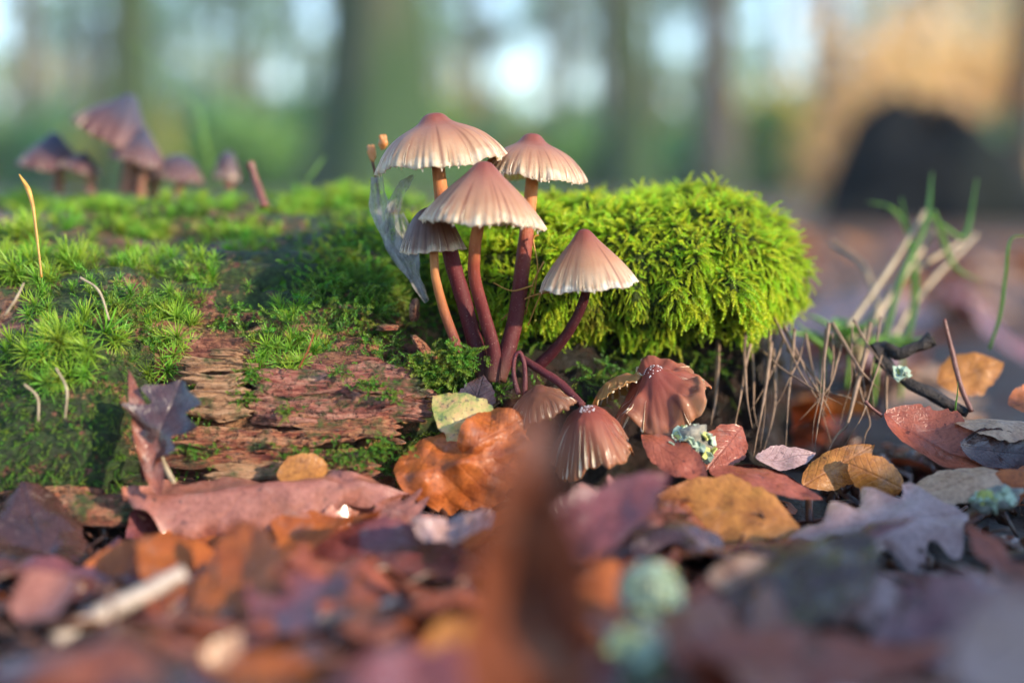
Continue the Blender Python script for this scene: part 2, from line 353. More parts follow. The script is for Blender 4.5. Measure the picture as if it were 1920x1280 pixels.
# ------------------------------------------------------------------ the fallen log
PROF_L = np.array([(-.9, -.5), (-1.5, .25), (-1.75, .9), (-1.5, 1.8), (-1.0, 2.7), (-.2, 3.5), (1.0, 4.15), (2.6, 4.65), (5, 5.15), (8, 5.55), (11, 5.3), (13, 4), (14, 1), (14, -.5)])
PROF_W = np.array([(-.4, -.5), (-1.0, .25), (-.95, .9), (-.75, 1.5), (-.45, 2.1), (-.15, 2.7), (.9, 3.55), (2.3, 4.4), (4.5, 5.0), (8, 5.5), (11, 5.3), (13, 4), (14, 1), (14, -.5)])
PROF_M = np.array([(.9, -.5), (.6, .25), (.35, .9), (.15, 1.6), (.05, 2.1), (.5, 2.4), (1.4, 2.75), (2.2, 3.6), (3.6, 4.8), (7, 5.3), (11, 5.1), (13, 4), (14, 1), (14, -.5)])
PROF_R = np.array([(2.2, -.5), (2.2, .25), (2.1, .9), (2.0, 1.6), (1.9, 2.2), (2.0, 2.7), (2.3, 3.3), (2.9, 4.1), (4.0, 4.9), (7, 5.3), (11, 5.1), (13, 4), (14, 1), (14, -.5)])
def build_log():
    NS, NX = 300, 560
    x = np.concatenate([np.linspace(-30, -11, 60, endpoint=False), np.linspace(-11, 2.6, 430, endpoint=False), np.linspace(2.6, 6.1, 70)])
    pl, pw, pm, pr = (catmull(np.c_[p, p[:, 0] * 0], NS)[:, :2] for p in (PROF_L, PROF_W, PROF_M, PROF_R))
    # more samples where the face looks out
    t = np.linspace(0, 1, NS) ** 1.35 * (NS - 1); k = np.clip(t.astype(int), 0, NS - 2); fr = (t - k)[:, None]
    pl, pw, pm, pr = (p[k] * (1 - fr) + p[k + 1] * fr for p in (pl, pw, pm, pr))
    wx = x + .35 * noise(x * 1.2, 4.4)
    a = smooth(-7.6, -6.4, wx)[:, None, None]; b = smooth(-2.6, -1.3, wx)[:, None, None]; c = smooth(.7, 2.4, wx)[:, None, None]
    p = pl[None] * (1 - a) + pw[None] * a; p = p * (1 - b) + pm[None] * b; p = p * (1 - c) + pr[None] * c
    Y, Z = p[..., 0], p[..., 1]; X = np.repeat(x[:, None], NS, 1)
    # rounded right end
    e = smooth(5.0, 6.1, X); Y = Y * (1 - .55 * e) + 6.5 * .55 * e; Z = np.where(Z > 0, Z * (1 - .5 * e), Z)
    V = np.stack([X, Y, Z], -1)
    tu = np.gradient(V, axis=0); tv = np.gradient(V, axis=1); N = np.cross(tu, tv); N /= np.linalg.norm(N, axis=-1, keepdims=True) + 1e-9
    lump = fbm(X * .28, Y * .5, Z * .5 + 3, 3)
    fibre = fbm(X * .35 + 7, Y * 2.6, Z * 2.6, 5)
    # stepped splinter ledges along the grain
    q = (s_ := np.linspace(0, 1, NS))[None] * 26 + 1.1 * fbm(X * .22, 2.2, s_[None] * 4, 3)
    step = (q - np.floor(q)) ** 3
    crack = np.maximum(0, 1 - np.abs(noise(X * .18 + 3.1, Z * 1.9 + Y * 1.0, 8.8)) / .07)
    cross = np.maximum(0, 1 - np.abs(noise(X * 1.1, Z * .35, 21.)) / .05) * smooth(.1, .3, noise(X * .6, Z * .8, 5.))
    barezone = smooth(-7.6, -6.6, wx)[:, None] * (1 - smooth(-2.2, -1.2, wx)[:, None])
    d = .28 * lump + .075 * fibre + .05 * (noise(X * 5, Y * 5, Z * 5)) + barezone * (.20 * step - .26 * crack) - .08 * cross
    d = d + .16 * smooth(-1.4, -.4, wx)[:, None] * fbm(X * 2.2, Y * 2.2, Z * 2.2, 5)
    V = V + N * d[..., None]
    green = np.clip(.62 - .55 * barezone * (1 - smooth(3.0, 3.9, Z)) + .35 * noise(X * .5, Y * .5, Z * .8), 0, 1)
    green = np.where((Z < 3.2) & (X < -6.5), np.maximum(green, .80), green); green = np.where((Z < .7) & (X < -7.5), .3, green)
    dark = np.clip(smooth(-1.6, -.9, wx)[:, None] * .92 + barezone * crack * .9, 0, 1)
    me = make_mesh('log', V.reshape(-1, 3), grid_faces(len(x), NS)[:, ::-1], M_LOG, True, {'green': green, 'dark': dark})
    o = obj('rotten_log', me)
    tag(o, 'rotting fallen log with bare orange wood and green moss lying across the ground', 'log')
    return o, V
LOG, LOGV = build_log()
def bvh(V):
    nx, ns = V.shape[:2]; return BVHTree.FromPolygons([tuple(p) for p in V.reshape(-1, 3)[:]], [tuple(q) for q in grid_faces(nx, ns)], epsilon=0)
LOGB = bvh(LOGV[::2, ::2])
def hit(px, py, tree=None):
    d = Vector(ray(px, py)).normalized(); h = (tree or LOGB).ray_cast(Vector(CAM), d)
    if h[0] is None: return None
    n = h[1] if h[1].dot(d) < 0 else -h[1]
    return np.array(h[0]), np.array(n)

# splintered plates of bare wood that stand proud of the log: parts of the log
def wood_plate(px0, py0, px1, py1, y0, y1, thick=.22, seed=0, mat=None, tilt=0.0):
    """ragged slab of wood whose visible face spans the two corners, top edge at depth y1, bottom edge at depth y0"""
    A, B = P(px0, py1, y0), P(px1, py1, y0); C, D = P(px0, py0, y1), P(px1, py0, y1)
    nu, nv = 64, 24
    u = np.linspace(0, 1, nu)[:, None]; v = np.linspace(0, 1, nv)[None]
    # ragged ends and edges
    L = np.linalg.norm(B - A); Hh = np.linalg.norm(C - A); ar = min(.16, .22 / L); av = min(.22, .09 / Hh)
    ue = u + ar * fbm(v * 9 + seed, seed * 3.1, 0, 3) * (1 - u) ** 2 + ar * fbm(v * 9 + seed, seed * 5.7, 0, 3) * u ** 2
    ve = v + av * fbm(u * L * 1.4 + seed * 2, 1.7, 0, 4) * v + av * fbm(u * L * 1.6 + seed * 2, 9.1, 0, 4) * (1 - v)
    F = ((1 - ue)[..., None] * (1 - ve)[..., None] * A + ue[..., None] * (1 - ve)[..., None] * B + (1 - ue)[..., None] * ve[..., None] * C + ue[..., None] * ve[..., None] * D)
    n = np.cross(B - A, C - A); n /= np.linalg.norm(n); n = n if n[1] < 0 else -n
    L = np.linalg.norm(B - A)
    relief = .07 * fbm(u * L * .5 + seed, v * 7, seed * 1.1, 5) + .03 * noise(u * L * 1.2, v * 24, seed) - .10 * (np.abs(noise(u * L * .3 + seed, v * 5, 3.)) < .08)
    edge = np.minimum(np.minimum(u, 1 - u) * nu / 12, np.minimum(v, 1 - v) * nv / 5); edge = np.clip(edge, 0, 1)
    Fr = F + n * (relief + thick * .5 * edge)[..., None]
    Bk = F - n * thick * .7
    V = np.vstack([Fr.reshape(-1, 3), Bk.reshape(-1, 3)]); g = grid_faces(nu, nv); m = nu * nv
    faces = [tuple(q) for q in g] + [tuple(q[::-1] + m) for q in g]
    ring = [i * nv for i in range(nu)] + [(nu - 1) * nv + j for j in range(1, nv)] + [i * nv + nv - 1 for i in range(nu - 2, -1, -1)] + [j for j in range(nv - 2, 0, -1)]
    for a, b in zip(ring, ring[1:] + ring[:1]): faces.append((a, b, b + m, a + m))
    org = (A + B + C + D) / 4
    gr = np.full(len(V), .12); dk = np.concatenate([np.zeros(m), np.full(m, .5)])
    return obj('wood_plate', make_mesh('wood_plate', V - org, faces, mat or M_LOG, True, {'green': gr, 'dark': dk}), LOG, org)
def mat_plate(name, stops, cr0=.49):
    m = NT(name); co = m.obj_co((.18, 1, 1)); co2 = m.obj_co(); fib = m.math('ADD', m.math('MULTIPLY', m.noise(co, 6, 8, .75, m.math('MULTIPLY', m.rand(), 20), .3), .6), m.math('MULTIPLY', m.noise(co, 22, 6, .8, m.math('MULTIPLY', m.rand(), 20)), .4))
    c = m.ramp(fib, stops); cr = m.noise(co2, 8, 7, .78, m.math('MULTIPLY', m.rand(), 20))
    c = m.mix(m.ramp(cr, [(cr0, 0.0), (cr0 + .09, .85)]), c, (.04, .022, .018))
    c = m.mix(m.ramp(m.noise(co2, 1.5, 6, .7, m.math('MULTIPLY', m.rand(), 9)), [(.50, 0.0), (.60, .9)]), c, m.ramp(m.noise(co2, 12, 4), [(.35, (.02, .04, .012)), (.7, (.08, .16, .03))]))
    m.set(c, m.ramp(cr, [(.3, .5), (.65, .22)]), .6); m.bump(m.math('ADD', fib, m.math('MULTIPLY', cr, .8)), 1, .0018); return m.m
MP_PALE = mat_plate('wood_pale', [(.36, (.06, .024, .016)), (.42, (.32, .14, .07)), (.48, (.58, .31, .16)), (.6, (.74, .46, .27))], .57)
MP_PINK = mat_plate('wood_pink', [(.34, (.03, .010, .010)), (.42, (.20, .045, .036)), (.47, (.40, .12, .085)), (.53, (.58, .25, .175)), (.62, (.74, .44, .32))], .50)
MP_RED = mat_plate('wood_red', [(.35, (.025, .009, .008)), (.43, (.18, .038, .024)), (.47, (.38, .10, .05)), (.52, (.60, .25, .12)), (.60, (.76, .43, .24))], .50)
for k, (a, b, c, d, y0, y1, th, mt) in enumerate([
        (345, 668, 465, 700, -.98, -.86, .12, MP_PALE), (352, 697, 462, 742, -1.14, -1.0, .12, MP_PALE), (346, 738, 468, 784, -1.26, -1.12, .14, MP_PALE), (395, 655, 450, 672, -.85, -.8, .1, MP_PALE), (470, 690, 640, 742, -.95, -.65, .26, MP_PINK), (560, 682, 800, 738, -.85, -.45, .26, MP_PINK),
        (485, 735, 770, 800, -1.05, -.9, .22, MP_PINK), (555, 778, 745, 832, -1.2, -1.05, .24, MP_RED), (320, 800, 560, 842, -1.45, -1.2, .24, MP_RED),
        (290, 838, 520, 872, -1.6, -1.4, .24, MP_RED), (400, 862, 620, 898, -1.7, -1.5, .24, MP_PALE), (640, 740, 800, 792, -.9, -.75, .2, MP_PINK),
        (0, 915, 170, 950, -2.2, -1.9, .25, MP_RED), (120, 928, 260, 985, -2.5, -2.1, .3, MP_RED), (560, 845, 700, 900, -1.6, -1.35, .2, MP_RED)]):
    wood_plate(a, b, c, d, y0 + .12, y1 + .12, th * .7, k + 1, mt)
# crumbs of orange wood stuck in the moss where the mushrooms grow
def chunk(name, c, size, mat, seed, parent=None, rot=0.0):
    n, m_ = 12, 16; th = np.linspace(0, math.pi, n)[:, None]; ph = np.linspace(0, 2 * math.pi, m_, endpoint=False)[None]
    d = np.stack([np.sin(th) * np.cos(ph), np.sin(th) * np.sin(ph), np.cos(th) + 0 * ph], -1)
    r = 1 + .45 * fbm(d[..., 0] * 1.6 + seed, d[..., 1] * 1.6, d[..., 2] * 1.6, 3)
    v = (d * r[..., None] * np.asarray(size)).reshape(-1, 3); ca, sa = math.cos(rot), math.sin(rot)
    v = v @ np.array([[ca, 0, sa], [0, 1, 0], [-sa, 0, ca]])
    return obj(name, make_mesh(name, v, grid_faces(n, m_, True), mat, True), parent, c)
for k, (px, py, y, sx, sz, r_) in enumerate([(795, 655, .1, .34, .10, -.8), (778, 580, .9, .10, .22, 0), (725, 615, .4, .22, .06, 0)]):
    chunk('wood_chunk', P(px, py, y), (sx, .25, sz), MP_RED, k * 3.3, LOG, r_)

# ------------------------------------------------------------------ moss
def sprig_template(L, nl, seed, leaf=.115, wid=.085, spread=.80, droop=.5):
    """little drooping branchlet clothed in overlapping leaves: rounded catkin-like tip"""
    r = np.random.default_rng(seed); V, T = [], []
    s = np.linspace(.10, 1, nl); ang = np.arange(nl) * 2.39996
    cx = L * s - .0; bend = droop * s ** 2 * L * .6
    c = np.stack([bend * 0, bend, cx], -1) + np.stack([.03 * np.sin(s * 7 + seed), 0 * s, 0 * s], -1)
    for i in range(nl):
        t = np.array([0, droop * .9 * s[i], 1.0]); t /= np.linalg.norm(t)
        a = np.array([math.cos(ang[i]), math.sin(ang[i]), 0]); a -= t * (a @ t); a /= np.linalg.norm(a); b = np.cross(t, a)
        k = (1 - .45 * s[i] ** 3); sp = spread * (1 - .55 * s[i] ** 2) * r.uniform(.8, 1.2)
        d = t * math.cos(sp) + a * math.sin(sp); ll = leaf * k * r.uniform(.85, 1.2); w = wid * k
        base = c[i] + a * .008
        up = np.cross(b, d)
        V += [base, base + d * ll * .5 + b * w * .5 - up * w * .12, base + d * ll, base + d * ll * .5 - b * w * .5 - up * w * .12]
        T += [s[i] * .75, s[i] * .85 + .05, s[i] * .8 + .2, s[i] * .85 + .05]
    V = np.array(V); F = np.array([[4 * i, 4 * i + 1, 4 * i + 2, 4 * i + 3] for i in range(nl)])
    return V, F, np.clip(np.array(T), 0, 1)
def star_template(nb, ln, wid, seed, spread=(.15, 1.5), seg=3):
    """acrocarpous shoot: narrow curved leaves arching out of the tip"""
    r = np.random.default_rng(seed); V, F, T = [], [], []
    for i in range(nb):
        k = i / (nb - 1); az = i * 2.39996 + r.uniform(-.2, .2); th0 = spread[0] + (spread[1] - spread[0]) * k * .75; th1 = th0 + .35 + .65 * k * r.uniform(.7, 1.3)
        l = ln * (0.65 + .45 * math.sin(math.pi * (0.25 + .6 * k))) * r.uniform(.85, 1.15)
        h0 = ln * .55 * (1 - k); p = np.array([0, 0, h0]); ra = np.array([math.cos(az), math.sin(az), 0]); tb = np.array([-math.sin(az), math.cos(az), 0])
        o = len(V)
        for j in range(seg + 1):
            q = j / seg; th = th0 + (th1 - th0) * q
            if j: p = p + (ra * math.sin(th) + np.array([0, 0, 1]) * math.cos(th)) * l / seg
            w = wid * (1 - q ** 1.6) * (.75 if j == 0 else 1) + .0025
            V += [p + tb * w, p - tb * w]; T += [.15 + .85 * q] * 2
        for j in range(seg): F.append([o + 2 * j, o + 2 * j + 1, o + 2 * j + 3, o + 2 * j + 2])
    return np.array(V), np.array(F), np.array(T)
def scatter(templates, pos, dirs, scales, rng, face=None):
    """join copies of the templates; z of the template along dirs, y of the template towards `face` (the droop)"""
    VV, FF, TT, RR = [], [], [], []; off = 0
    for i in range(len(pos)):
        V, F, T = templates[rng.integers(len(templates))]
        z = dirs[i] / np.linalg.norm(dirs[i])
        if face is not None: y = face[i] - z * (face[i] @ z)
        else:
            q = rng.normal(size=3); y = q - z * (q @ z)
        y /= np.linalg.norm(y) + 1e-9; x = np.cross(y, z)
        VV.append((V @ np.stack([x, y, z])) * scales[i] + pos[i]); FF.append(F + off); TT.append(T); RR.append(np.full(len(V), rng.random())); off += len(V)
    return np.vstack(VV), np.vstack(FF), np.concatenate(TT), np.concatenate(RR)
def moss_mesh(name, templates, pos, dirs, scales, rng, mat, face=None):
    V, F, T, R = scatter(templates, pos, dirs, scales, rng, face)
    return make_mesh(name, V, F, mat, True, {'t': T, 'rnd': R})
def surf_sample(V, n, rng, weight=None):
    """random points and normals on a grid surface, by area"""
    nx, ns = V.shape[:2]; a, b, c, d = V[:-1, :-1], V[1:, :-1], V[1:, 1:], V[:-1, 1:]
    nn = np.cross(c - a, d - b); ar = np.linalg.norm(nn, axis=-1) * .5; w = ar if weight is None else ar * weight[:-1, :-1]
    w = w.ravel(); idx = rng.choice(len(w), n, p=w / w.sum()); u, v = rng.random(n)[:, None], rng.random(n)[:, None]
    A, B, C, D = (q.reshape(-1, 3)[idx] for q in (a, b, c, d))
    p = (1 - u) * (1 - v) * A + u * (1 - v) * B + u * v * C + (1 - u) * v * D
    n_ = nn.reshape(-1, 3)[idx]; n_ /= np.linalg.norm(n_, axis=1)[:, None] + 1e-12
    return p, n_
SPRIGS = [sprig_template(.46 + .07 * k, 28, 20 + k, .125, .098, droop=.3 + .14 * k) for k in range(6)]
SPRIGS_S = [sprig_template(.40 + .05 * k, 26, 40 + k, .075, .045, .8, .3) for k in range(4)]
STARS = [star_template(46, .31, .009, 60 + k, spread=(.08, 1.95)) for k in range(6)]
STARS_S = [star_template(20, .22, .011, 80 + k, seg=2) for k in range(4)]

# thick feather-moss cushion lying over the right half of the log
CUSH = np.array([(3.6, 3.2), (2.4, 2.75), (1.5, 2.75), (1.0, 3.1), (.85, 3.7), (.95, 4.4), (1.3, 5.0), (1.95, 5.5), (3.2, 5.8), (6, 5.85), (8.5, 5.3), (10, 4.2)])
def cushion_surface(nx=150, ns=130, amp=1.0):
    x = np.linspace(-3.4, 6.75, nx); p = catmull(np.c_[CUSH, CUSH[:, 0] * 0], ns)[:, :2]
    X = np.repeat(x[:, None], ns, 1); Y = np.repeat(p[None, :, 0], nx, 0); Z = np.repeat(p[None, :, 1], nx, 0)
    Y = Y + 2.2 * smooth(-.2, -2.6, x)[:, None] * smooth(6, 1, Y)
    top = np.interp(x, [-3.4, -2.5, -1, .4, 2, 3.4, 4.3, 5.2, 6.0, 6.5, 6.75], [5.0, 5.3, 5.3, 5.4, 5.5, 5.7, 5.85, 5.65, 5.3, 4.8, 4.4])
    bot = np.interp(x, [-3.4, -2.5, -1.2, .2, 1, 2.5, 4.5, 5.5, 6.2, 6.75], [4.4, 4.1, 3.7, 3.2, 3.2, 3.25, 3.3, 3.4, 3.7, 4.1])
    zz = (Z - 2.75) / (5.85 - 2.75); Z = bot[:, None] + zz * (top - bot)[:, None]
    # the right end turns back
    e = smooth(4.6, 6.75, x)[:, None]; Y = Y + e ** 1.5 * 2.6 * smooth(5, .5, Y); Z = Z - e * .2
    X = np.where(X > 0, X * .895, X)
    V = np.stack([X, Y, Z], -1); tu = np.gradient(V, axis=0); tv = np.gradient(V, axis=1); N = np.cross(tu, tv); N /= np.linalg.norm(N, axis=-1, keepdims=True) + 1e-9
    if N[nx // 2, ns // 3, 1] > 0: N = -N
    d = .22 * fbm(X * .7, Y * .9 + 3, Z * .9, 2) + .26 * fbm(X * 2.6 + 5, Y * 2.6, Z * 1.5, 2)
    return V + N * (d * amp)[..., None], N
CV, CN = cushion_surface()
def build_cushion():
    rng = np.random.default_rng(11)
    root = empty('moss_cushion', (1.5, 4, 3), 'thick bright yellow green feather moss cushion draped over the log beside the mushrooms', 'moss'); root['kind'] = 'stuff'
    org = np.array([1.5, 4, 3])
    b = obj('moss_bed', make_mesh('moss_bed', CV - org - CN * .12, grid_faces(*CV.shape[:2]), M_MOSSBASE), root); b['kind'] = 'stuff'
    w = np.clip(1.2 - .25 * np.maximum(0, CV[..., 1] - 2.2), .12, 1.2)
    p, n = surf_sample(CV, 14500, rng, w)
    n = np.where((n[:, 1] > 0)[:, None] & (n[:, 2] < .3)[:, None], -n, n); n = np.where((n[:, 2] < -.6)[:, None], -n, n)
    down = np.array([0, 0, -1.0]); steep = np.clip(1 - n[:, 2], 0, 1)[:, None]
    d = n * .75 + down * .75 * steep + rng.normal(size=n.shape) * .26 + np.array([0, 0, .25]) * (1 - steep)
    face = np.tile(down, (len(n), 1)) + rng.normal(size=n.shape) * .3 + n * .2
    sc = rng.uniform(.28, .70, len(n)) * (.8 + .35 * noise(p[:, 0] * 1.1, p[:, 1] * 1.1, p[:, 2] * 1.1 + 4))
    me = moss_mesh('moss_shoots', SPRIGS, p - org - n * .08, d, sc, rng, M_SPRIG, face)
    o = obj('moss_shoots', me, root); o['kind'] = 'stuff'
build_cushion()
def build_carpet():
    rng = np.random.default_rng(12)
    # star moss and dark cypress moss growing on the log itself
    X, Y, Z = LOGV[..., 0], LOGV[..., 1], LOGV[..., 2]
    vis = (X > -11) & (X < 1.2) & (Y < 10)
    topz = smooth(3.3, 4.0, Z)
    patch = smooth(.12, .40, fbm(X * .62 + 3, Y * .62, Z * .7, 3)) * topz + .03 * topz
    w = np.where(vis & (X < -1.8), patch, 0)
    p, n = surf_sample(LOGV, 600, rng, w); n = np.where((n[:, 2] < 0)[:, None], -n, n)
    d = n * .55 + np.array([0, 0, .8]) + rng.normal(size=n.shape) * .22
    me = moss_mesh('star_moss', STARS_S + STARS[:2], p, d, rng.uniform(.45, 1.0, len(p)), rng, M_STAR)
    tag(obj('star_moss', me), 'low green star moss spread in patches over the top of the log', 'moss', kind='stuff')
    w = np.where(vis & (X < -1.4) & (Z > 2.9), .35 + smooth(-.2, .4, fbm(X * 1.1, Y * 1.1 + 2, Z, 3)), 0); p, n = surf_sample(LOGV, 2200, rng, w); n = np.where((n[:, 2] < 0)[:, None], -n, n)
    me = moss_mesh('moss_fuzz', STARS_S, p, n + rng.normal(size=n.shape) * .5, rng.uniform(.18, .5, len(p)), rng, M_FUZZ)
    tag(obj('moss_fuzz', me), 'short dull olive moss fuzz covering the bark between the tufts', 'moss', kind='stuff')
    # dark cypress moss between the bare wood and the cushion, and creeping bits on the face
    vis = vis | ((X > 0) & (X < 4.5) & (Y < 5))
    g = .55 * (X > -1.6) * (X < 4.5) * smooth(1.6, 2.6, Z) * (Z < 3.6) * smooth(-.1, .25, fbm(X * 1.3, Y, Z * 1.3, 3)) + np.exp(-((X + 2.75) / 1.0) ** 2 - ((Z - 4.1) / .75) ** 2) * 2 + np.exp(-((X + 1.2) / .8) ** 2 - ((Z - 2.5) / .35) ** 2) * .9 \
        + .55 * smooth(.25, .45, fbm(X * .7, Y * .7 + 9, Z * .9, 3)) * (Z > 1.0) * (X < -2) * (Z < 4.2) + .5 * np.exp(-((X + 2.0) / .45) ** 2 - ((Z - 1.2) / .5) ** 2) + .8 * (X < -6.8) * (Z < 3.0) * (Z > .5) * (X > -11)
    w = np.where(vis & (Y < 5), g, 0)
    p, n = surf_sample(LOGV, 4800, rng, w); n = np.where((n[:, 1] > 0)[:, None] & (n[:, 2] < .2)[:, None], -n, n); n = np.where((n[:, 2] < -.3)[:, None], -n, n)
    d = n * .8 + np.array([0, 0, -.25]) + rng.normal(size=n.shape) * .45
    me = moss_mesh('cypress_moss', SPRIGS_S, p, d, rng.uniform(.5, 1.1, len(p)) * np.where((p[:, 0] < -6.6) & (p[:, 2] < 3.1), .45, 1), rng, M_SPRIGD, np.tile(np.array([0, 0, -1.]), (len(p), 1)) + rng.normal(size=n.shape) * .4)
    tag(obj('cypress_moss', me), 'dark green scaly cypress moss creeping over the wood left of the mushrooms', 'moss', kind='stuff')
build_carpet()
def creeping():
    rng = np.random.default_rng(14); P_, D_ = [], []
    for px, py, r_, n_ in [(690, 722, 26, 60), (735, 742, 20, 40), (640, 858, 55, 110), (720, 845, 38, 90), (540, 770, 16, 30), (470, 705, 24, 70), (462, 745, 18, 40), (550, 850, 40, 50), (380, 845, 40, 40), (330, 770, 26, 50), (640, 700, 18, 24), (790, 690, 40, 90), (860, 672, 34, 80), (830, 700, 30, 60)]:
        for k in range(n_):
            qx, qy = px + rng.normal() * r_ * .6, py + rng.normal() * r_ * .28
            y = (-.72 - (qy - 690) / 170 * .75 if px < 780 else -.35) - rng.uniform(.0, .06); P_.append(P(qx, qy, y)); D_.append(np.array([rng.normal() * .5, -.8, .35 + rng.normal() * .4]))
    P_, D_ = np.array(P_), np.array(D_); me = moss_mesh('creeping_moss', SPRIGS_S, P_, D_, rng.uniform(.35, .8, len(P_)) * np.where(P_[:, 0] > -1.8, 1.3, .75), rng, M_SPRIGD, np.tile(np.array([0, 0, -1.]), (len(P_), 1)) + rng.normal(size=P_.shape) * .4)
    tag(obj('creeping_moss', me), 'small green moss sprigs creeping over the bare wood and round the stem bases', 'moss', kind='stuff')
creeping()
def tuft_mesh(ns, rad, seed, templ):
    rng = np.random.default_rng(seed); a = rng.uniform(0, 2 * math.pi, ns); r = np.sqrt(rng.random(ns)) * rad
    p = np.stack([r * np.cos(a), r * np.sin(a), -.12 * (r / rad) ** 2], -1); d = np.stack([p[:, 0] / rad * .8, p[:, 1] / rad * .8, np.ones(ns)], -1) + rng.normal(size=(ns, 3)) * .12
    return moss_mesh('moss_tuft', templ, p, d, rng.uniform(.75, 1.35, ns), rng, M_STAR)
TUFTS = [tuft_mesh(n, r, 100 + k, STARS) for k, (n, r) in enumerate([(10, .40), (8, .32), (5, .22), (13, .55), (3, .14)])]
TUFT_SPOTS = [  # px, py, mesh, scale, label
    (45, 445, 3, 1.35, 'large shaggy moss tuft beside the thin orange stalk at the log end'), (110, 505, 3, 1.3, None), (20, 500, 0, 1.3, None),
    (90, 345, 0, 1.3, None), (40, 340, 3, 1.2, None), (130, 390, 2, 1.0, None), (175, 395, 1, 1.0, None), (120, 630, 3, 1.15, None), (60, 650, 0, 1.15, None), (185, 640, 0, 1.1, None), (20, 665, 1, 1.1, None),
    (95, 700, 1, 1.0, None), (150, 690, 2, 1.0, None), (330, 620, 0, 1.1, 'pale spiky moss tuft standing above the pale bare wood'), (345, 575, 1, 1.15, None), (310, 650, 1, 1.0, None), (300, 700, 4, 1.0, None),
    (520, 685, 0, 1.0, 'rounded moss tuft overhanging the pink bare wood'), (545, 660, 1, .9, None), (500, 650, 2, .9, None), (590, 655, 1, .85, None), (600, 640, 4, .8, None),
    (265, 490, 1, 1.0, None), (245, 500, 2, .9, None), (300, 445, 2, 1.0, None), (435, 430, 0, 1.05, None), (480, 440, 0, 1.05, None), (455, 470, 1, 1.0, None), (385, 520, 2, .8, None),
    (540, 580, 2, .95, None), (70, 575, 2, 1.0, None), (610, 385, 0, 1.0, None), (650, 375, 3, .95, None), (560, 400, 1, 1.0, None), (570, 360, 0, 1.0, None),
    (430, 360, 1, 1.0, None), (350, 400, 2, .9, None), (255, 430, 1, .9, None), (520, 350, 1, 1.0, None), (385, 370, 4, 1.0, None), (225, 400, 4, 1.0, None), (540, 600, 4, 1.0, None), (675, 345, 0, 1.1, None)]
def up_frame(n, spin):
    z = n / np.linalg.norm(n); q = np.array([math.cos(spin), math.sin(spin), 0.05]); x = q - z * (q @ z); x /= np.linalg.norm(x); y = np.cross(z, x)
    return Matrix(np.c_[x, y, z].tolist()).to_euler()
for k, (px, py, mi, sc, lab) in enumerate(TUFT_SPOTS):
    h = hit(px, py) or hit(px, py + 25) or hit(px, py + 50)
    if h is None: continue
    o = link(bpy.data.objects.new('moss_tuft', TUFTS[mi])); n = h[1] * .6 + np.array([0, -.05, .9])
    o.location = (h[0] - h[1] * .03) * U; o.rotation_euler = up_frame(n, k * 1.7); o.scale = (sc,) * 3
    where = 'around the orange stalk at the mossy log end' if px < 150 and 420 < py < 600 else 'hanging on the front of the mossy log end' if px < 260 and py >= 600 else 'in front of the background mushrooms' if py < 410 and px < 440 else 'on the log top beside the brown twig stub' if py < 410 else 'around the pale spiky tuft' if px < 400 and py > 540 else 'above the pink bare wood' if py > 540 else 'on the log top above the pale bare wood'
    tag(o, lab or ('large' if mi in (0, 3) else 'small' if mi == 4 else 'middling') + ' green star moss tuft ' + where, 'moss tuft', 'star moss tufts on the log')

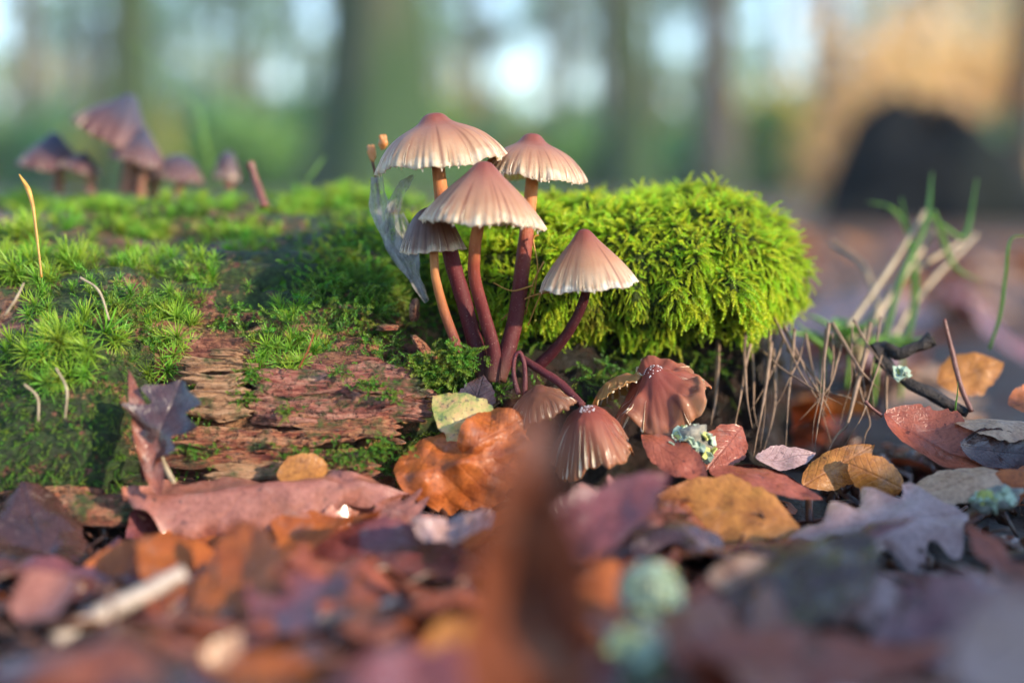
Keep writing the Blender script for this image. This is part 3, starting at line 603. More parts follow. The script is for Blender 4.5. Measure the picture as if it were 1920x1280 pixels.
# ------------------------------------------------------------------ mushrooms
def cap_mesh(R, H, prof, ns, seed, groove=.018, wav=.06, thick=.045, crumple=0.0, nth=None):
    nth = nth or ns * 6; nr = 30
    r = np.linspace(0, 1, nr) ** .9; r[0] = 1e-4; th = np.linspace(0, 2 * math.pi, nth, endpoint=False)
    pr, pz = np.array(prof).T; c = catmull(np.c_[pr, pz, pz * 0], 300); f = np.interp(r, c[:, 0], c[:, 1])
    rg = np.random.default_rng(seed + 500); ph = ns * th + 2.6 * noise(np.cos(th) * 4 + seed, np.sin(th) * 4, seed)
    la = (np.arange(ns) + rg.uniform(-.34, .34, ns)) / ns * 2 * math.pi; ls = rg.uniform(.15, 1.0, ns); l0 = rg.uniform(.22, .72, ns); lw = rg.uniform(.10, .24, ns) * 2 * math.pi / ns
    dth = np.abs((th[:, None] - la[None] + math.pi) % (2 * math.pi) - math.pi); lin = np.exp(-(dth / lw[None]) ** 2)
    amp = 1.0; gro2 = np.max(lin[None] * ls[None, None] * smooth(0, .30, r[:, None] - l0[None])[:, None, :], axis=2); gro = gro2
    lobes = wav * noise(np.cos(th) * 1.6 + seed, np.sin(th) * 1.6, seed * 1.3) + wav * .45 * noise(np.cos(th) * 5 + seed, np.sin(th) * 5, seed)
    Rm = R * (1 + .05 * noise(np.cos(th) * 2.2, np.sin(th) * 2.2 + seed, 2.))
    rad = r[:, None] * Rm[None] * (1 + r[:, None] ** 14 * (.022 * np.cos(ph) + .05 * noise(np.cos(th) * 7 + seed, np.sin(th) * 7, 1.))[None]); z = H * f[:, None] + lobes[None] * R * (r[:, None] ** 3) - groove * gro - .02 * R * (r[:, None] ** 12) * (.5 - .5 * np.cos(ph))[None]
    if crumple:
        X, Y = rad * np.cos(th), rad * np.sin(th); cz = fbm(X * 1.5 / R + seed, Y * 1.5 / R, seed, 3) * crumple * R
        z = z + cz * r[:, None]; rad = rad * (1 + .25 * crumple * noise(np.cos(th)[None] * 3 + seed, np.sin(th)[None] * 3, r[:, None] * 2) * r[:, None])
    top = np.stack([rad * np.cos(th), rad * np.sin(th), z], -1)
    # underside shell
    k = np.arange(nr - 1, -1, -1); tk = thick * (1.4 - 1.15 * r[k])[:, None]
    un = np.stack([rad[k] * .985 * np.cos(th), rad[k] * .985 * np.sin(th), z[k] - tk], -1)
    V = np.concatenate([top, un]).reshape(-1, 3); F = grid_faces(2 * nr, nth, True)
    rr = np.repeat(np.concatenate([r, np.full(nr, .97)]), nth); gg = np.concatenate([gro.ravel(), np.zeros(nr * nth)])
    zin = lambda q, a: np.interp(q, r, np.arange(nr))
    info = dict(r=r, th=th, z=z - thick * (1.4 - 1.15 * r)[:, None], Rm=Rm, ph=ph)
    return V, F[:, ::-1], rr, gg, info
def gill_mesh(info, R, ns, seed, depth=.13, tooth=.10, r0=.10):
    rng = np.random.default_rng(seed); V, F = [], []; r, th, z, Rm = info['r'], info['th'], info['z'], info['Rm']
    for i in range(ns):
        a = 2 * math.pi * (i + .5) / ns + rng.uniform(-.02, .02); j = int(a / (2 * math.pi) * len(th)) % len(th)
        st = r0 if i % 2 == 0 else .5; q = np.linspace(st, .985, 11); zt = np.interp(q, r, z[:, j]) + .02; rad = q * Rm[j]
        tt = (q - st) / (.985 - st); dp = depth * np.sin(math.pi * (.12 + .60 * tt)) * (1 if i % 2 == 0 else .8); tip = tooth * rng.choice([.1, .3, .5, .7, .8, 1.0]) * rng.uniform(.8, 1.2); dp[-2:] = np.minimum(dp[-2:], [.8 * tip + .04, tip]); dp[-1] = tip
        ca, sa = math.cos(a), math.sin(a); w = .010 * np.ones(11); w[-3:] = [.014, .020, .016]
        o = len(V)
        for s in range(11):
            for side in (-1, 1):
                bx, by = rad[s] * ca - side * w[s] * sa * 1.3, rad[s] * sa + side * w[s] * ca * 1.3
                V.append((bx, by, zt[s]))
                rr = rad[s] * (1 if s < 10 else .985)
                V.append((rr * ca - side * w[s] * .5 * sa, rr * sa + side * w[s] * .5 * ca, zt[s] - dp[s]))
        for s in range(10):
            p = o + 4 * s; F += [(p, p + 1, p + 5, p + 4), (p + 2, p + 6, p + 7, p + 3), (p + 1, p + 3, p + 7, p + 5)]
        p = o + 40; F.append((p, p + 2, p + 3, p + 1))
    return np.array(V), F
def rotm(ax, ay, az=0.0):
    return np.array(Matrix.Rotation(ay, 3, 'Y') @ Matrix.Rotation(ax, 3, 'X') @ Matrix.Rotation(az, 3, 'Z'))
UMB = [(0, 1), (.09, .99), (.17, .93), (.25, .81), (.34, .735), (.46, .665), (.6, .57), (.74, .44), (.87, .26), (.95, .10), (1, -.07)]
CON = [(0, 1), (.10, .978), (.19, .895), (.28, .79), (.4, .67), (.55, .525), (.7, .37), (.83, .215), (.93, .08), (1, -.07)]
BEL = [(0, 1), (.15, .985), (.3, .93), (.48, .80), (.66, .60), (.82, .34), (.93, .12), (1, -.02)]
def mushroom(apex, R, H, prof, ns, stem_pts, stem_r, label, capm=M_CAP, stemm=M_STEM, tilt=(0, 0), seed=1, group='fresh mushrooms on the log', detail=True, wav=.06, spin=0.0, groove=.0045, gill=M_GILL, tooth=.105):
    base = np.array(stem_pts[0]); root = empty('mushroom', base, label, 'mushroom', group)
    M = rotm(tilt[0], tilt[1], spin); apex = np.asarray(apex); c0 = apex - M @ np.array([0, 0, H])
    V, F, rr, gg, info = cap_mesh(R, H, prof, ns, seed, groove, wav, nth=None if detail else 120)
    cp = obj('cap', make_mesh('cap', V @ M.T, F, capm, True, {'r': rr, 'g': gg}), root, c0 - base)
    gv, gf = gill_mesh(info, R, ns if detail else 30, seed, depth=.13 * R, tooth=tooth * R)
    obj('gills', make_mesh('gills', gv @ M.T, gf, gill, False), cp)
    under = c0 + M @ np.array([0, 0, H * .72])
    pts = [np.asarray(p) for p in stem_pts] + [under]
    v, f, t = tube(pts, stem_r, 60, 18, .06, seed)
    obj('stem', make_mesh('stem', v - base, f, stemm, True, {'t': t}), root)
    return root
PX = 26 / FPX
B0 = P(925, 705, 0.0)
mushroom(P(812, 212, .55), 1.215, .84, UMB, 46, [P(912, 712, .15), P(893, 650, .2), P(868, 560, .3), P(846, 480, .35), P(832, 400, .45), P(824, 335, .5)], [.17, .155, .15, .15, .14, .125, .12],
         'tall mushroom whose wide pinkish cap has a knob, left of the topmost pair', M_CAP, M_STEMR, (.03, -.13), 3, spin=1.0, wav=.09)
mushroom(P(998, 250, 1.1), 1.02, .79, UMB, 42, [P(932, 712, .1), P(955, 645, .25), P(970, 575, .45), P(982, 480, .7), P(990, 410, .85), P(997, 345, 1.0)], [.17, .16, .15, .14, .135, .12, .11],
         'tall mushroom with a pale tan cap and a thick stem leaning right', M_CAP, M_STEM, (.02, .05), 8, spin=2.0, wav=.08)
mushroom(P(908, 302, -.55), 1.115, 1.03, CON, 44, [P(922, 714, -.1), P(926, 660, -.1), P(908, 590, -.15), P(890, 520, -.25), P(891, 460, -.4), P(900, 405, -.5)], [.16, .13, .12, .115, .11, .105, .1],
         'mushroom with a striped conical brown cap held in front of the two tallest', M_CAP, M_STEM, (-.03, .055), 5, spin=.5, wav=.07)
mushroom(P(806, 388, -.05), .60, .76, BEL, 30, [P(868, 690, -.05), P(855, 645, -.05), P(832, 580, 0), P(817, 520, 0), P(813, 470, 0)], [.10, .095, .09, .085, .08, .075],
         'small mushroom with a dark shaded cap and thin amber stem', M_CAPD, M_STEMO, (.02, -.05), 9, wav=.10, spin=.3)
mushroom(P(1094, 429, -.2), .88, .98, CON, 38, [P(1010, 685, .5), P(1040, 655, .35), P(1070, 615, .15), P(1092, 570, 0), P(1099, 532, -.1)], [.12, .105, .095, .09, .085, .08],
         'separate mushroom with an orange tan conical cap on a dark bent stem', M_CAPR, M_STEMD, (-.02, -.09), 14, wav=.10, spin=2.2)
# bare stems at the foot of the cluster
def bare_stem(pts, rad, label, mat=M_STEMD):
    base = np.array(pts[0]); v, f, t = tube(pts, rad, 50, 12, .08, 3)
    tag(obj('looped_fungus', make_mesh('looped_fungus', v - base, f, mat, True, {'t': t}), None, base), label, 'fungus')
M_STEMV = mat_stem('stem_violet', [(0, (.08, .02, .025)), (.5, (.13, .028, .036)), (1, (.10, .025, .028))])
bare_stem([P(972, 740, -.5), P(963, 700, -.4), P(966, 668, -.35), P(976, 662, -.35), P(984, 690, -.4), P(984, 740, -.5)], [.05, .042, .036, .036, .042, .05], 'looped violet bare stem at the foot of the mushroom cluster', M_STEMV)
# withered caps lying in the litter
FLA = [(0, 1), (.09, .98), (.17, .88), (.28, .76), (.45, .66), (.62, .53), (.78, .34), (.9, .15), (1, -.05)]
def withered(apex, R, H, prof, ns, tilt, label, seed, crumple=.25, groove=.06, wav=.25, spin=0, mat=M_CAPW, dust=True, stem=None):
    M = rotm(tilt[0], tilt[1], spin); V, F, rr, gg, info = cap_mesh(R, H, prof, ns, seed, groove, wav, .04, crumple); c0 = np.asarray(apex) - M @ np.array([0, 0, H])
    root = empty('withered_cap', c0, label, 'mushroom cap', 'withered mushroom caps in the litter')
    cp = obj('cap', make_mesh('cap', V @ M.T, F, mat, True, {'r': rr, 'g': gg}), root)
    gv, gf = gill_mesh(info, R, ns, seed, .10 * R, .05 * R); obj('gills', make_mesh('gills', gv @ M.T, gf, M_GILL, False), cp)
    if stem is not None:
        v, f, t = tube([np.asarray(q) - c0 for q in stem], [.07, .08, .08, .07], 40, 12, .08, 3); obj('stem', make_mesh('stem', v, f, M_STEMV, True, {'t': t}), root)
    if dust:
        rng = np.random.default_rng(seed); vs, fs = [], []
        for i in range(46):
            a, q = rng.uniform(0, 6.28), rng.random() ** .7 * .2; j = int((a % 6.28) / 6.2832 * len(info['th'])) % len(info['th'])
            z = np.interp(q, info['r'], info['z'][:, j]) + .045; c = M @ np.array([q * R * math.cos(a), q * R * math.sin(a), z]); s = rng.uniform(.008, .022); o = len(vs)
            for d in ((1, 0, 0), (-1, 0, 0), (0, 1, 0), (0, -1, 0), (0, 0, 1), (0, 0, -1)): vs.append(c + np.array(d) * s)
            fs += [(o + a_, o + b_, o + c_) for a_, b_, c_ in ((0, 2, 4), (2, 1, 4), (1, 3, 4), (3, 0, 4), (2, 0, 5), (1, 2, 5), (3, 1, 5), (0, 3, 5))]
        d = obj('white_bloom', make_mesh('white_bloom', vs, fs, M_BLOOM), root); d['kind'] = 'stuff'
M_BLOOM = mat_simple('white_bloom', (.6, .58, .6), (.85, .84, .86), 20, .5)
withered(P(1222, 688, -.4), .90, .76, FLA, 24, (.30, -.30), 'wet withered brown cap with deep pleats and a white dusted tip', 31, .50, .022, .42)
withered(P(1100, 765, -1.2), .74, .80, BEL, 34, (.25, -.12), 'drooping purplish brown cap with fine pleats between the dead leaves', 37, .30, .010, .2, stem=[P(980, 672, .2), P(1010, 692, 0), P(1050, 718, -.3), P(1092, 760, -.7)])
withered(P(1160, 705, .25), .62, .35, BEL, 24, (-.3, -.35), 'small amber wet cap lying against the withered pleated cap', 41, .25, .03, .2, 0, mat_cap('cap_skin_amber', [(0, (.3, .10, .04)), (1, (.5, .22, .07))], .4), False)
withered(P(1010, 722, -.9), .62, .45, UMB, 30, (.2, -.15), 'flattened brown cap under the looped stem', 43, .2, .03, .15, 0, mat_cap('cap_skin_fawn', [(0, (.12, .04, .026)), (1, (.22, .09, .05))], .1), False)
# the blurred troop on the back of the log
def bm(ax, ay, y, Rpx, Hpx, bx, by, prof, tilt, label, seed, yb=None, sr=.12):
    s = (y - CAM[1]) / FPX; R, H = Rpx * s, Hpx * s; a = P(ax, ay, y); yb = y if yb is None else yb
    b = P(bx, by, yb); mid = (a + b) / 2 + np.array([.05, 0, 0])
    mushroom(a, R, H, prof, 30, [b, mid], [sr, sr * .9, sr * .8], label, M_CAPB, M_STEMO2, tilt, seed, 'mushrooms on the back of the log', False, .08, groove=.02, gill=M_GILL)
M_STEMO2 = mat_stem('stem_fawn', [(0, (.22, .09, .06)), (.5, (.40, .19, .11)), (1, (.45, .26, .17))])
bm(250, 178, 8.6, 80, 88, 244, 362, CON, (0, .5), 'tallest background mushroom with a tilted cap painted shade violet on a thick stem', 51, sr=.26)
bm(103, 248, 9.0, 66, 62, 110, 365, CON, (.05, .12), 'background mushroom with a pointed cap painted in blue violet shade near the log end', 52)
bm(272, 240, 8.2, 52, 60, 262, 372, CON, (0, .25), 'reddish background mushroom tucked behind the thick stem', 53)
bm(338, 290, 8.4, 50, 46, 335, 368, BEL, (0, .15), 'low background mushroom with a round cap painted shade blue on top', 54)
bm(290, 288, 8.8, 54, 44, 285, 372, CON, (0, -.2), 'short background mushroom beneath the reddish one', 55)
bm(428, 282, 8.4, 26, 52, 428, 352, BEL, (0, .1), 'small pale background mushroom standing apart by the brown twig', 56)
bm(160, 285, 8.5, 40, 34, 170, 362, CON, (0, .3), 'leaning background mushroom painted shade dark between the two shade tinted caps', 57)

# ------------------------------------------------------------------ fallen leaves
def leaf_width(u, kind, seed=0):
    if kind == 'oval': return np.sin(math.pi * np.clip(u, 0, 1) ** .9) ** .8
    if kind == 'round': return np.sin(math.pi * np.clip(u, 0, 1)) ** .5
    if kind == 'spear': return np.sin(math.pi * np.clip(u, 0, 1) ** .62) ** 1.35
    if kind == 'narrow': return np.sin(math.pi * np.clip(u, 0, 1) ** .75) ** .9
    env = np.sin(math.pi * np.clip(u, 0, 1) ** 1.25) ** .55 * (.30 + .70 * smooth(0, .65, u))
    return env * (1 + .38 * np.sin(2 * math.pi * (4.2 * u - .35) + seed))
def leaf_mesh(L, W, kind='oak', nu=46, nv=21, bend=.4, curl=(.3, .3), fold=(0, 0), crumple=.05, twist=0.0, seed=0, cfreq=1.1, ragged=.09):
    u = np.linspace(0.0, 1, nu)[:, None]; v = np.linspace(-1, 1, nv)[None]
    w = np.where(v < 0, leaf_width(u, kind, seed % 1.3), leaf_width(u + .02, kind, .5 + seed % 1.1)); w = np.maximum(w, .006)
    w = w * (1 + ragged * noise(u * 12 + seed, np.sign(v) * 3, seed) + ragged * .7 * noise(u * 31 + seed, np.sign(v) * 3, seed))
    t = np.abs(v) * w
    h = W / 2; V = np.zeros((nu, nv, 3)); lat = np.zeros((nu, nv)); nz = np.zeros((nu, nv))
    for sgn, k in ((-1, 0), (1, 1)):
        m = (v * np.ones_like(u)) * sgn >= 0; a, f = curl[k] if abs(curl[k]) > 1e-3 else 1e-3, fold[k]
        ll = h * (np.sin(f + a * t) - math.sin(f)) / a; zz = h * (-np.cos(f + a * t) + math.cos(f)) / a
        lat = np.where(m, ll * sgn, lat); nz = np.where(m, zz, nz)
    tw = twist * (u - .5); lat, nz = lat * np.cos(tw) - nz * np.sin(tw), lat * np.sin(tw) + nz * np.cos(tw)
    nz = nz + (.05 + .4 * crumple) * (W / 1.2) * v * v * noise(u * L * 1.6 + seed, np.sign(v) * 5 + 0 * u, seed * 2.1)
    nz = nz + 1.5 * crumple * fbm(u * L * cfreq + seed, lat * cfreq, seed * 1.7, 3) + .03 * crumple
    b = bend if abs(bend) > 1e-3 else 1e-3; ang = b * (u - .5)
    cx = L * (np.sin(ang) - math.sin(-b / 2)) / b; cz = L * (-np.cos(ang) + math.cos(b / 2)) / b
    V[..., 0] = cx - nz * np.sin(ang); V[..., 1] = lat; V[..., 2] = cz + nz * np.cos(ang)
    uv = np.stack([u + 0 * v, v * w], -1)
    return V.reshape(-1, 3), grid_faces(nu, nv), uv.reshape(-1, 2)
def leaf(p0, p1, width, kind, mat, nhint, label, group=None, name='fallen_leaf', cat='leaf', stalk=None, **kw):
    p0, p1 = np.asarray(p0, float), np.asarray(p1, float); x = p1 - p0; L = np.linalg.norm(x); x /= L
    n = np.asarray(nhint, float); n = n - x * (n @ x); n /= np.linalg.norm(n); y = np.cross(n, x)
    b = kw.get('bend', .4); Lc = L * (b / 2) / math.sin(b / 2) if abs(b) > 1e-3 else L
    V, F, uv = leaf_mesh(Lc, width, kind, **kw); R = np.stack([x, y, n])
    o = obj(name, make_mesh('leaf', V @ R, F, LM[mat] if isinstance(mat, str) else mat, True, None, uv), None, p0)
    tag(o, label, cat, group)
    if stalk is not None:
        pts = [np.zeros(3)] + [np.asarray(q) - p0 for q in stalk]
        v, f, t = tube(pts, [.035, .028, .04], 18, 8, .1, 1); obj('stalk', make_mesh('stalk', v, f, M_TWIGR), o)
    return o
TOC = np.array([0, -1.0, .35]); UPN = np.array([0, 0, 1.0])
# the big curled leaf in front of the log: front half folded down towards the camera
leaf(P(770, 905, -2.2), P(228, 915, -2.6), 2.5, 'oak', 'pink', (0, -.35, 1), 'large curled dusty pink oak leaf lying in front of the bare wood', nu=90, nv=41, bend=-.12, curl=(-.5, -.45), fold=(-.45, -.85), crumple=.13, seed=2.3, cfreq=.9, twist=.12)
leaf(P(760, 1010, -2.9), P(265, 1020, -3.0), 1.2, 'oval', 'rust', (0, -.15, 1), 'rusty leaf seen under the big curled pink leaf', nu=60, nv=25, bend=.2, curl=(.4, .5), crumple=.10, seed=5.1)
leaf(P(520, 1050, -4.2), P(960, 1075, -4.8), 1.9, 'oval', 'wine', (0, -.15, 1), 'smooth wine brown leaf lying flat in front of the curled pink leaf', nu=60, nv=25, bend=-.25, curl=(.3, .3), crumple=.05, seed=1.7)
leaf(P(770, 985, -4.6), P(925, 965, -4.3), 1.0, 'round', 'lav', (0, -.6, .9), 'crinkled shiny bluish leaf edge rising beside the foreground leaf', nu=50, nv=25, bend=.3, curl=(.5, -.4), crumple=.22, seed=9.4, cfreq=2.6)
leaf(P(745, 900, -1.9), P(1000, 830, -1.6), 1.65, 'round', 'rust', (-.1, -1, .45), 'crumpled bright rust orange leaf leaning below the mushrooms', nu=70, nv=41, bend=.5, curl=(-.8, -.7), crumple=.16, seed=4.2, cfreq=1.5)
leaf(P(870, 850, -1.5), P(985, 780, -1.3), 1.1, 'round', 'rust', (.3, -1, .5), 'small humped rust leaf behind the crumpled orange one', nu=50, nv=25, bend=-.6, curl=(-.9, -.7), crumple=.15, seed=7.7, cfreq=1.6)
leaf(P(935, 838, -1.15), P(808, 738, -.8), 1.0, 'oval', M_MOTTLE, (.1, -1, .45), 'mottled yellow green leaf propped below the mushroom stems', nu=50, nv=25, bend=-.35, curl=(.3, -.25), crumple=.08, seed=3.3)
leaf(P(880, 790, -.75), P(905, 702, -.5), .72, 'oval', 'dark', (-.25, -1, .3), 'small dark leaf with a brown rim at the foot of the stems', nu=40, nv=21, bend=.3, curl=(.4, .3), crumple=.06, seed=6.1)
leaf(P(265, 905, -2.6), P(345, 715, -1.9), 1.15, 'oak', 'dark', (-.2, -1, .3), 'thin torn dark brown leaf standing against the log', nu=60, nv=25, bend=-.2, curl=(.25, .35), fold=(.2, .25), crumple=.07, seed=8.8)
leaf(P(300, 925, -2.8), P(240, 690, -1.9), .42, 'narrow', 'brown', (.3, -1, .2), 'narrow curled strip of leaf upright on the log', nu=50, nv=15, bend=.25, curl=(.8, .9), crumple=.05, seed=2.9)
leaf(P(522, 898, -2.0), P(614, 872, -1.8), .62, 'round', 'ochre', (-.1, -1, .5), 'small round ochre leaf edge behind the big curled leaf', nu=40, nv=21, bend=-.3, curl=(.3, .3), crumple=.03, seed=1.2)
leaf(P(690, 930, -2.1), P(790, 985, -2.8), 1.0, 'oak', 'pink', (0, -.5, 1), 'torn pale leaf scrap beside the crumpled orange leaf', nu=40, nv=21, bend=.3, curl=(.5, .4), crumple=.1, seed=4.9)
# right of the foreground leaf
leaf(P(1205, 820, -1.0), P(1330, 905, -1.9), .75, 'oval', 'red', (.4, -1, .6), 'pointed russet leaf tip below the withered pleated cap', nu=50, nv=25, bend=-.4, curl=(-.4, .3), crumple=.08, seed=3.8)
leaf(P(1500, 985, -3.0), P(1230, 925, -2.4), 1.35, 'oval', 'ochre', (.05, -.75, 1), 'broad glossy ochre leaf with a dark spot, right of the foreground leaf', nu=70, nv=31, bend=-.35, curl=(.5, -.5), fold=(-.15, -.15), crumple=.07, seed=6.6)
leaf(P(1330, 880, -1.6), P(1545, 940, -1.9), .75, 'oval', 'red', (.1, -.55, 1), 'russet leaf lying behind the broad ochre leaf', nu=50, nv=25, bend=-.3, curl=(.3, -.3), crumple=.06, seed=2.1)
leaf(P(1505, 912, -1.1), P(1640, 832, -.7), .75, 'oval', 'ochre', (-.2, -1, .55), 'olive tan leaf curving up beside the rounded orange leaf', nu=50, nv=25, bend=.5, curl=(-.6, -.5), crumple=.06, seed=5.5)
leaf(P(1690, 915, -1.3), P(1590, 868, -1.2), .78, 'round', 'ochre', (-.15, -1, .3), 'rounded orange brown leaf lobe curled under', nu=50, nv=25, bend=-.6, curl=(-.6, -.5), crumple=.05, seed=7.2)
leaf(P(1655, 780, -.2), P(1885, 895, -1.1), 1.35, 'oval', 'red', (.25, -.8, .75), 'long reddish leaf with clear veins and a raised stalk', stalk=[P(1635, 765, -.15), P(1622, 752, -.1)], nu=80, nv=31, bend=.25, curl=(.45, .35), fold=(.2, .15), crumple=.05, seed=1.9)
leaf(P(1475, 1010, -3.4), P(1815, 960, -3.0), 1.75, 'oak', 'lav', (-.05, -.6, 1), 'pale mauve weathered oak leaf with ragged lobes lying flat', nu=90, nv=41, bend=-.25, curl=(-.35, -.3), crumple=.06, seed=.6)
leaf(P(1700, 940, -2.0), P(1900, 890, -1.7), .9, 'oval', 'tan', (0, -.4, 1), 'faded tan leaf between the mauve oak leaf and the reddish one', nu=50, nv=21, bend=-.3, curl=(-.3, .3), crumple=.08, seed=4.4)
leaf(P(1790, 790, -.5), P(1990, 812, -.6), 1.0, 'oval', 'tan', (.05, -.30, 1), 'pale tan leaf arched over a dark hollow', nu=50, nv=25, bend=-.35, curl=(-.2, -.9), crumple=.05, seed=3.0)
leaf(P(1800, 835, -.9), P(1960, 850, -1.0), .8, 'oval', 'dark', (0, -.9, .5), 'dark wet leaf beneath the arched tan leaf', nu=40, nv=21, bend=.35, curl=(.3, .3), crumple=.06, seed=8.1)
leaf(P(1865, 893, -1.9), P(1935, 900, -2.0), .4, 'round', 'rust', (0, -1, .8), 'small dark orange rounded leaf at the tip of the reddish leaf', nu=30, nv=15, bend=-.4, curl=(-.5, -.5), crumple=.03, seed=9.9)
leaf(P(1390, 800, .2), P(1330, 875, -.7), .8, 'oval', 'red', (.2, -1, .5), 'dull red leaf behind the lichen crusted bark', nu=40, nv=21, bend=.3, curl=(.4, .4), crumple=.1, seed=6.3)
leaf(P(1415, 870, -.8), P(1530, 840, -.4), .6, 'oval', 'lav', (0, -.7, 1), 'greyish leaf scrap below the hanging roots', nu=40, nv=21, bend=.3, curl=(.3, .3), crumple=.1, seed=6.9)
leaf(P(1760, 720, 2.5), P(1880, 680, 2.8), 1.0, 'oval', 'ochre', (-.1, -1, .7), 'orange curled leaf standing behind the reddish leaf', nu=40, nv=21, bend=-.5, curl=(-.5, -.4), crumple=.08, seed=2.7)
leaf(P(1890, 765, 1.0), P(1990, 740, 1.4), .8, 'oval', 'rust', (-.3, -1, .7), 'bright orange leaf at the foot of the curling grass blade', nu=40, nv=21, bend=.3, curl=(.4, .4), crumple=.06, seed=5.8)
# near leaves, far out of focus
leaf(P(1010, 1560, -12.4), P(998, 722, -13.4), 1.55, 'narrow', 'brown', (-.25, -1, .1), 'tall narrow brown leaf standing upright close in front of the mushrooms', nu=50, nv=21, bend=.25, curl=(.7, .5), fold=(.2, .3), crumple=.10, seed=4.0)
leaf(P(930, 1080, -6.2), P(1265, 880, -5.0), 1.15, 'oval', 'wine', (-.3, -.8, .75), 'dull red leaf slanting up behind the tall foreground leaf', nu=50, nv=21, bend=.3, curl=(.4, .4), crumple=.07, seed=7.0)
leaf(P(985, 1010, -4.2), P(1240, 985, -4.0), 1.3, 'round', 'brown', (0, -.7, 1), 'rounded chestnut leaf with a shiny crease behind the red slanting leaf', nu=50, nv=25, bend=-.35, curl=(-.5, -.4), crumple=.1, seed=3.6)
leaf(P(1935, 1350, -13.0), P(1880, 1080, -12.5), 1.3, 'oval', 'lav', (-.5, -.8, .6), 'pale mauve leaf leaning at the litter edge, strongly blurred', nu=40, nv=21, bend=.3, curl=(.3, .3), crumple=.06, seed=1.1)
leaf(P(1260, 1235, -10.3), P(1720, 1215, -9.6), 1.2, 'oval', 'red', (0, -.55, 1), 'long smooth reddish leaf curving along the near litter', nu=50, nv=21, bend=.45, curl=(-.3, -.3), crumple=.05, seed=8.2)
leaf(P(1330, 1090, -6.6), P(1480, 1075, -6.4), .75, 'round', 'tan', (0, -.8, .9), 'small pale orange curled leaf beside the green lichen', nu=40, nv=21, bend=-.7, curl=(-.5, -.4), crumple=.05, seed=6.0)
leaf(P(1440, 1150, -7.6), P(1690, 1110, -7.2), 1.3, 'oak', 'lav', (.1, -.35, 1), 'wet grey blue oak leaf half buried in the near litter', nu=50, nv=25, bend=.2, curl=(.3, .3), crumple=.12, seed=5.2)
leaf(P(20, 1150, -7.0), P(150, 1085, -6.8), .9, 'oval', 'pink', (.1, -.8, 1), 'dusty pink leaf fragment behind the pale peeled twig', nu=40, nv=21, bend=.3, curl=(.3, .3), crumple=.05, seed=2.5)
leaf(P(380, 1290, -9.2), P(450, 1180, -8.6), .55, 'narrow', 'tan', (.3, -1, .5), 'narrow pale orange leaf curl beside the tan twig', nu=40, nv=15, bend=.8, curl=(.8, .6), crumple=.05, seed=3.1)
leaf(P(800, 1240, -10.0), P(980, 1180, -9.4), 1.0, 'oval', 'ochre', (0, -.7, 1), 'blurred ochre leaf left of the upright brown leaf', nu=40, nv=21, bend=.3, curl=(.3, .3), crumple=.07, seed=4.6)
leaf(P(160, 1060, -4.6), P(330, 1030, -4.2), .9, 'oval', 'rust', (0, -.6, 1), 'rusty orange leaf in the hollow before the log end', nu=40, nv=21, bend=.4, curl=(.4, .4), crumple=.08, seed=9.1)
# litter leaves
def litter(n, xr, yr, zr, sizes, mats, label, group, seed, avoid=None, tilt=.35, nu=22, nv=11):
    rng = np.random.default_rng(seed); bank = {}
    for k in range(n):
        y = rng.uniform(*yr); sp = (y - CAM[1]) / FPX * 960 * 1.1
        for _ in range(30):
            x = rng.uniform(*xr) if xr else rng.uniform(-sp, sp)
            if avoid is None or not avoid(x, y): break
        L = rng.uniform(*sizes); kind = rng.choice(['oak', 'oval', 'oval', 'round', 'oak']); a = rng.uniform(0, 6.283); mt = rng.choice(mats)
        z = float(ground_h(x, y)) + rng.uniform(*zr); t1, t2 = rng.normal(0, tilt, 2)
        p0 = np.array([x, y, z]); p1 = p0 + L * np.array([math.cos(a), math.sin(a), t1 * .6]); lo = min(p0[2], p1[2]); g = float(ground_h(x, y))
        if lo < g - .1: p0[2] += g - lo; p1[2] += g - lo
        bend = rng.uniform(-.9, .9); col = dict(brown='chestnut', dark='blackish', wine='wine brown', pink='dusty pink', lav='greyish mauve', red='brick red', rust='rusty orange', ochre='ochre', tan='pale tan')[str(mt)]
        lab = label % (('big ' if L > .7 * sizes[1] else 'small ' if L < .5 * sizes[1] else '') + col + ' ' + dict(oak='lobed', oval='oval', round='rounded')[str(kind)], 'arched' if bend < -.3 else 'cupped' if bend > .3 else 'flat')
        leaf(p0, p1, L * rng.uniform(.4, .62), kind, mt, (rng.normal(0, tilt), rng.normal(0, tilt), 1), lab, group, nu=nu, nv=nv, bend=bend, curl=tuple(rng.uniform(-.8, .8, 2)), crumple=.10 * L / 3, seed=float(rng.uniform(0, 50)), cfreq=1.2)
litter(40, None, (-13, -2.6), (-.1, .5), (.7, 2.5), ['brown', 'dark', 'wine', 'dark', 'dark', 'lav', 'red', 'brown', 'wine', 'dark', 'pink'], '%s leaf lying %s in the wet litter in front of the log', 'leaf litter before the log', 21, tilt=.3)
litter(105, None, (-12.5, -3.4), (-.1, .45), (2.2, 4.0), ['brown', 'wine', 'red', 'dark', 'brown', 'red', 'pink', 'rust', 'lav', 'wine'], '%s leaf heaped %s among the overlapping litter before the log', 'overlapping leaf heap before the log', 26, tilt=.22, nu=30, nv=15)
litter(34, None, (-13, -3), (.05, .6), (.4, 1.3), ['dark', 'wine', 'lav', 'dark', 'brown', 'dark', 'lav', 'tan'], '%s leaf scrap lying %s in the near litter', 'leaf scraps in the near litter', 25, tilt=.6, nu=14, nv=9)
litter(28, (3.2, 14), (-2.5, 4), (-.1, .4), (1.2, 2.8), ['brown', 'dark', 'red', 'rust', 'wine', 'ochre', 'lav'], '%s leaf lying %s on the ground past the log end', 'leaf litter beside the log', 22, avoid=lambda x, y: y > 0 and x < 6.5)
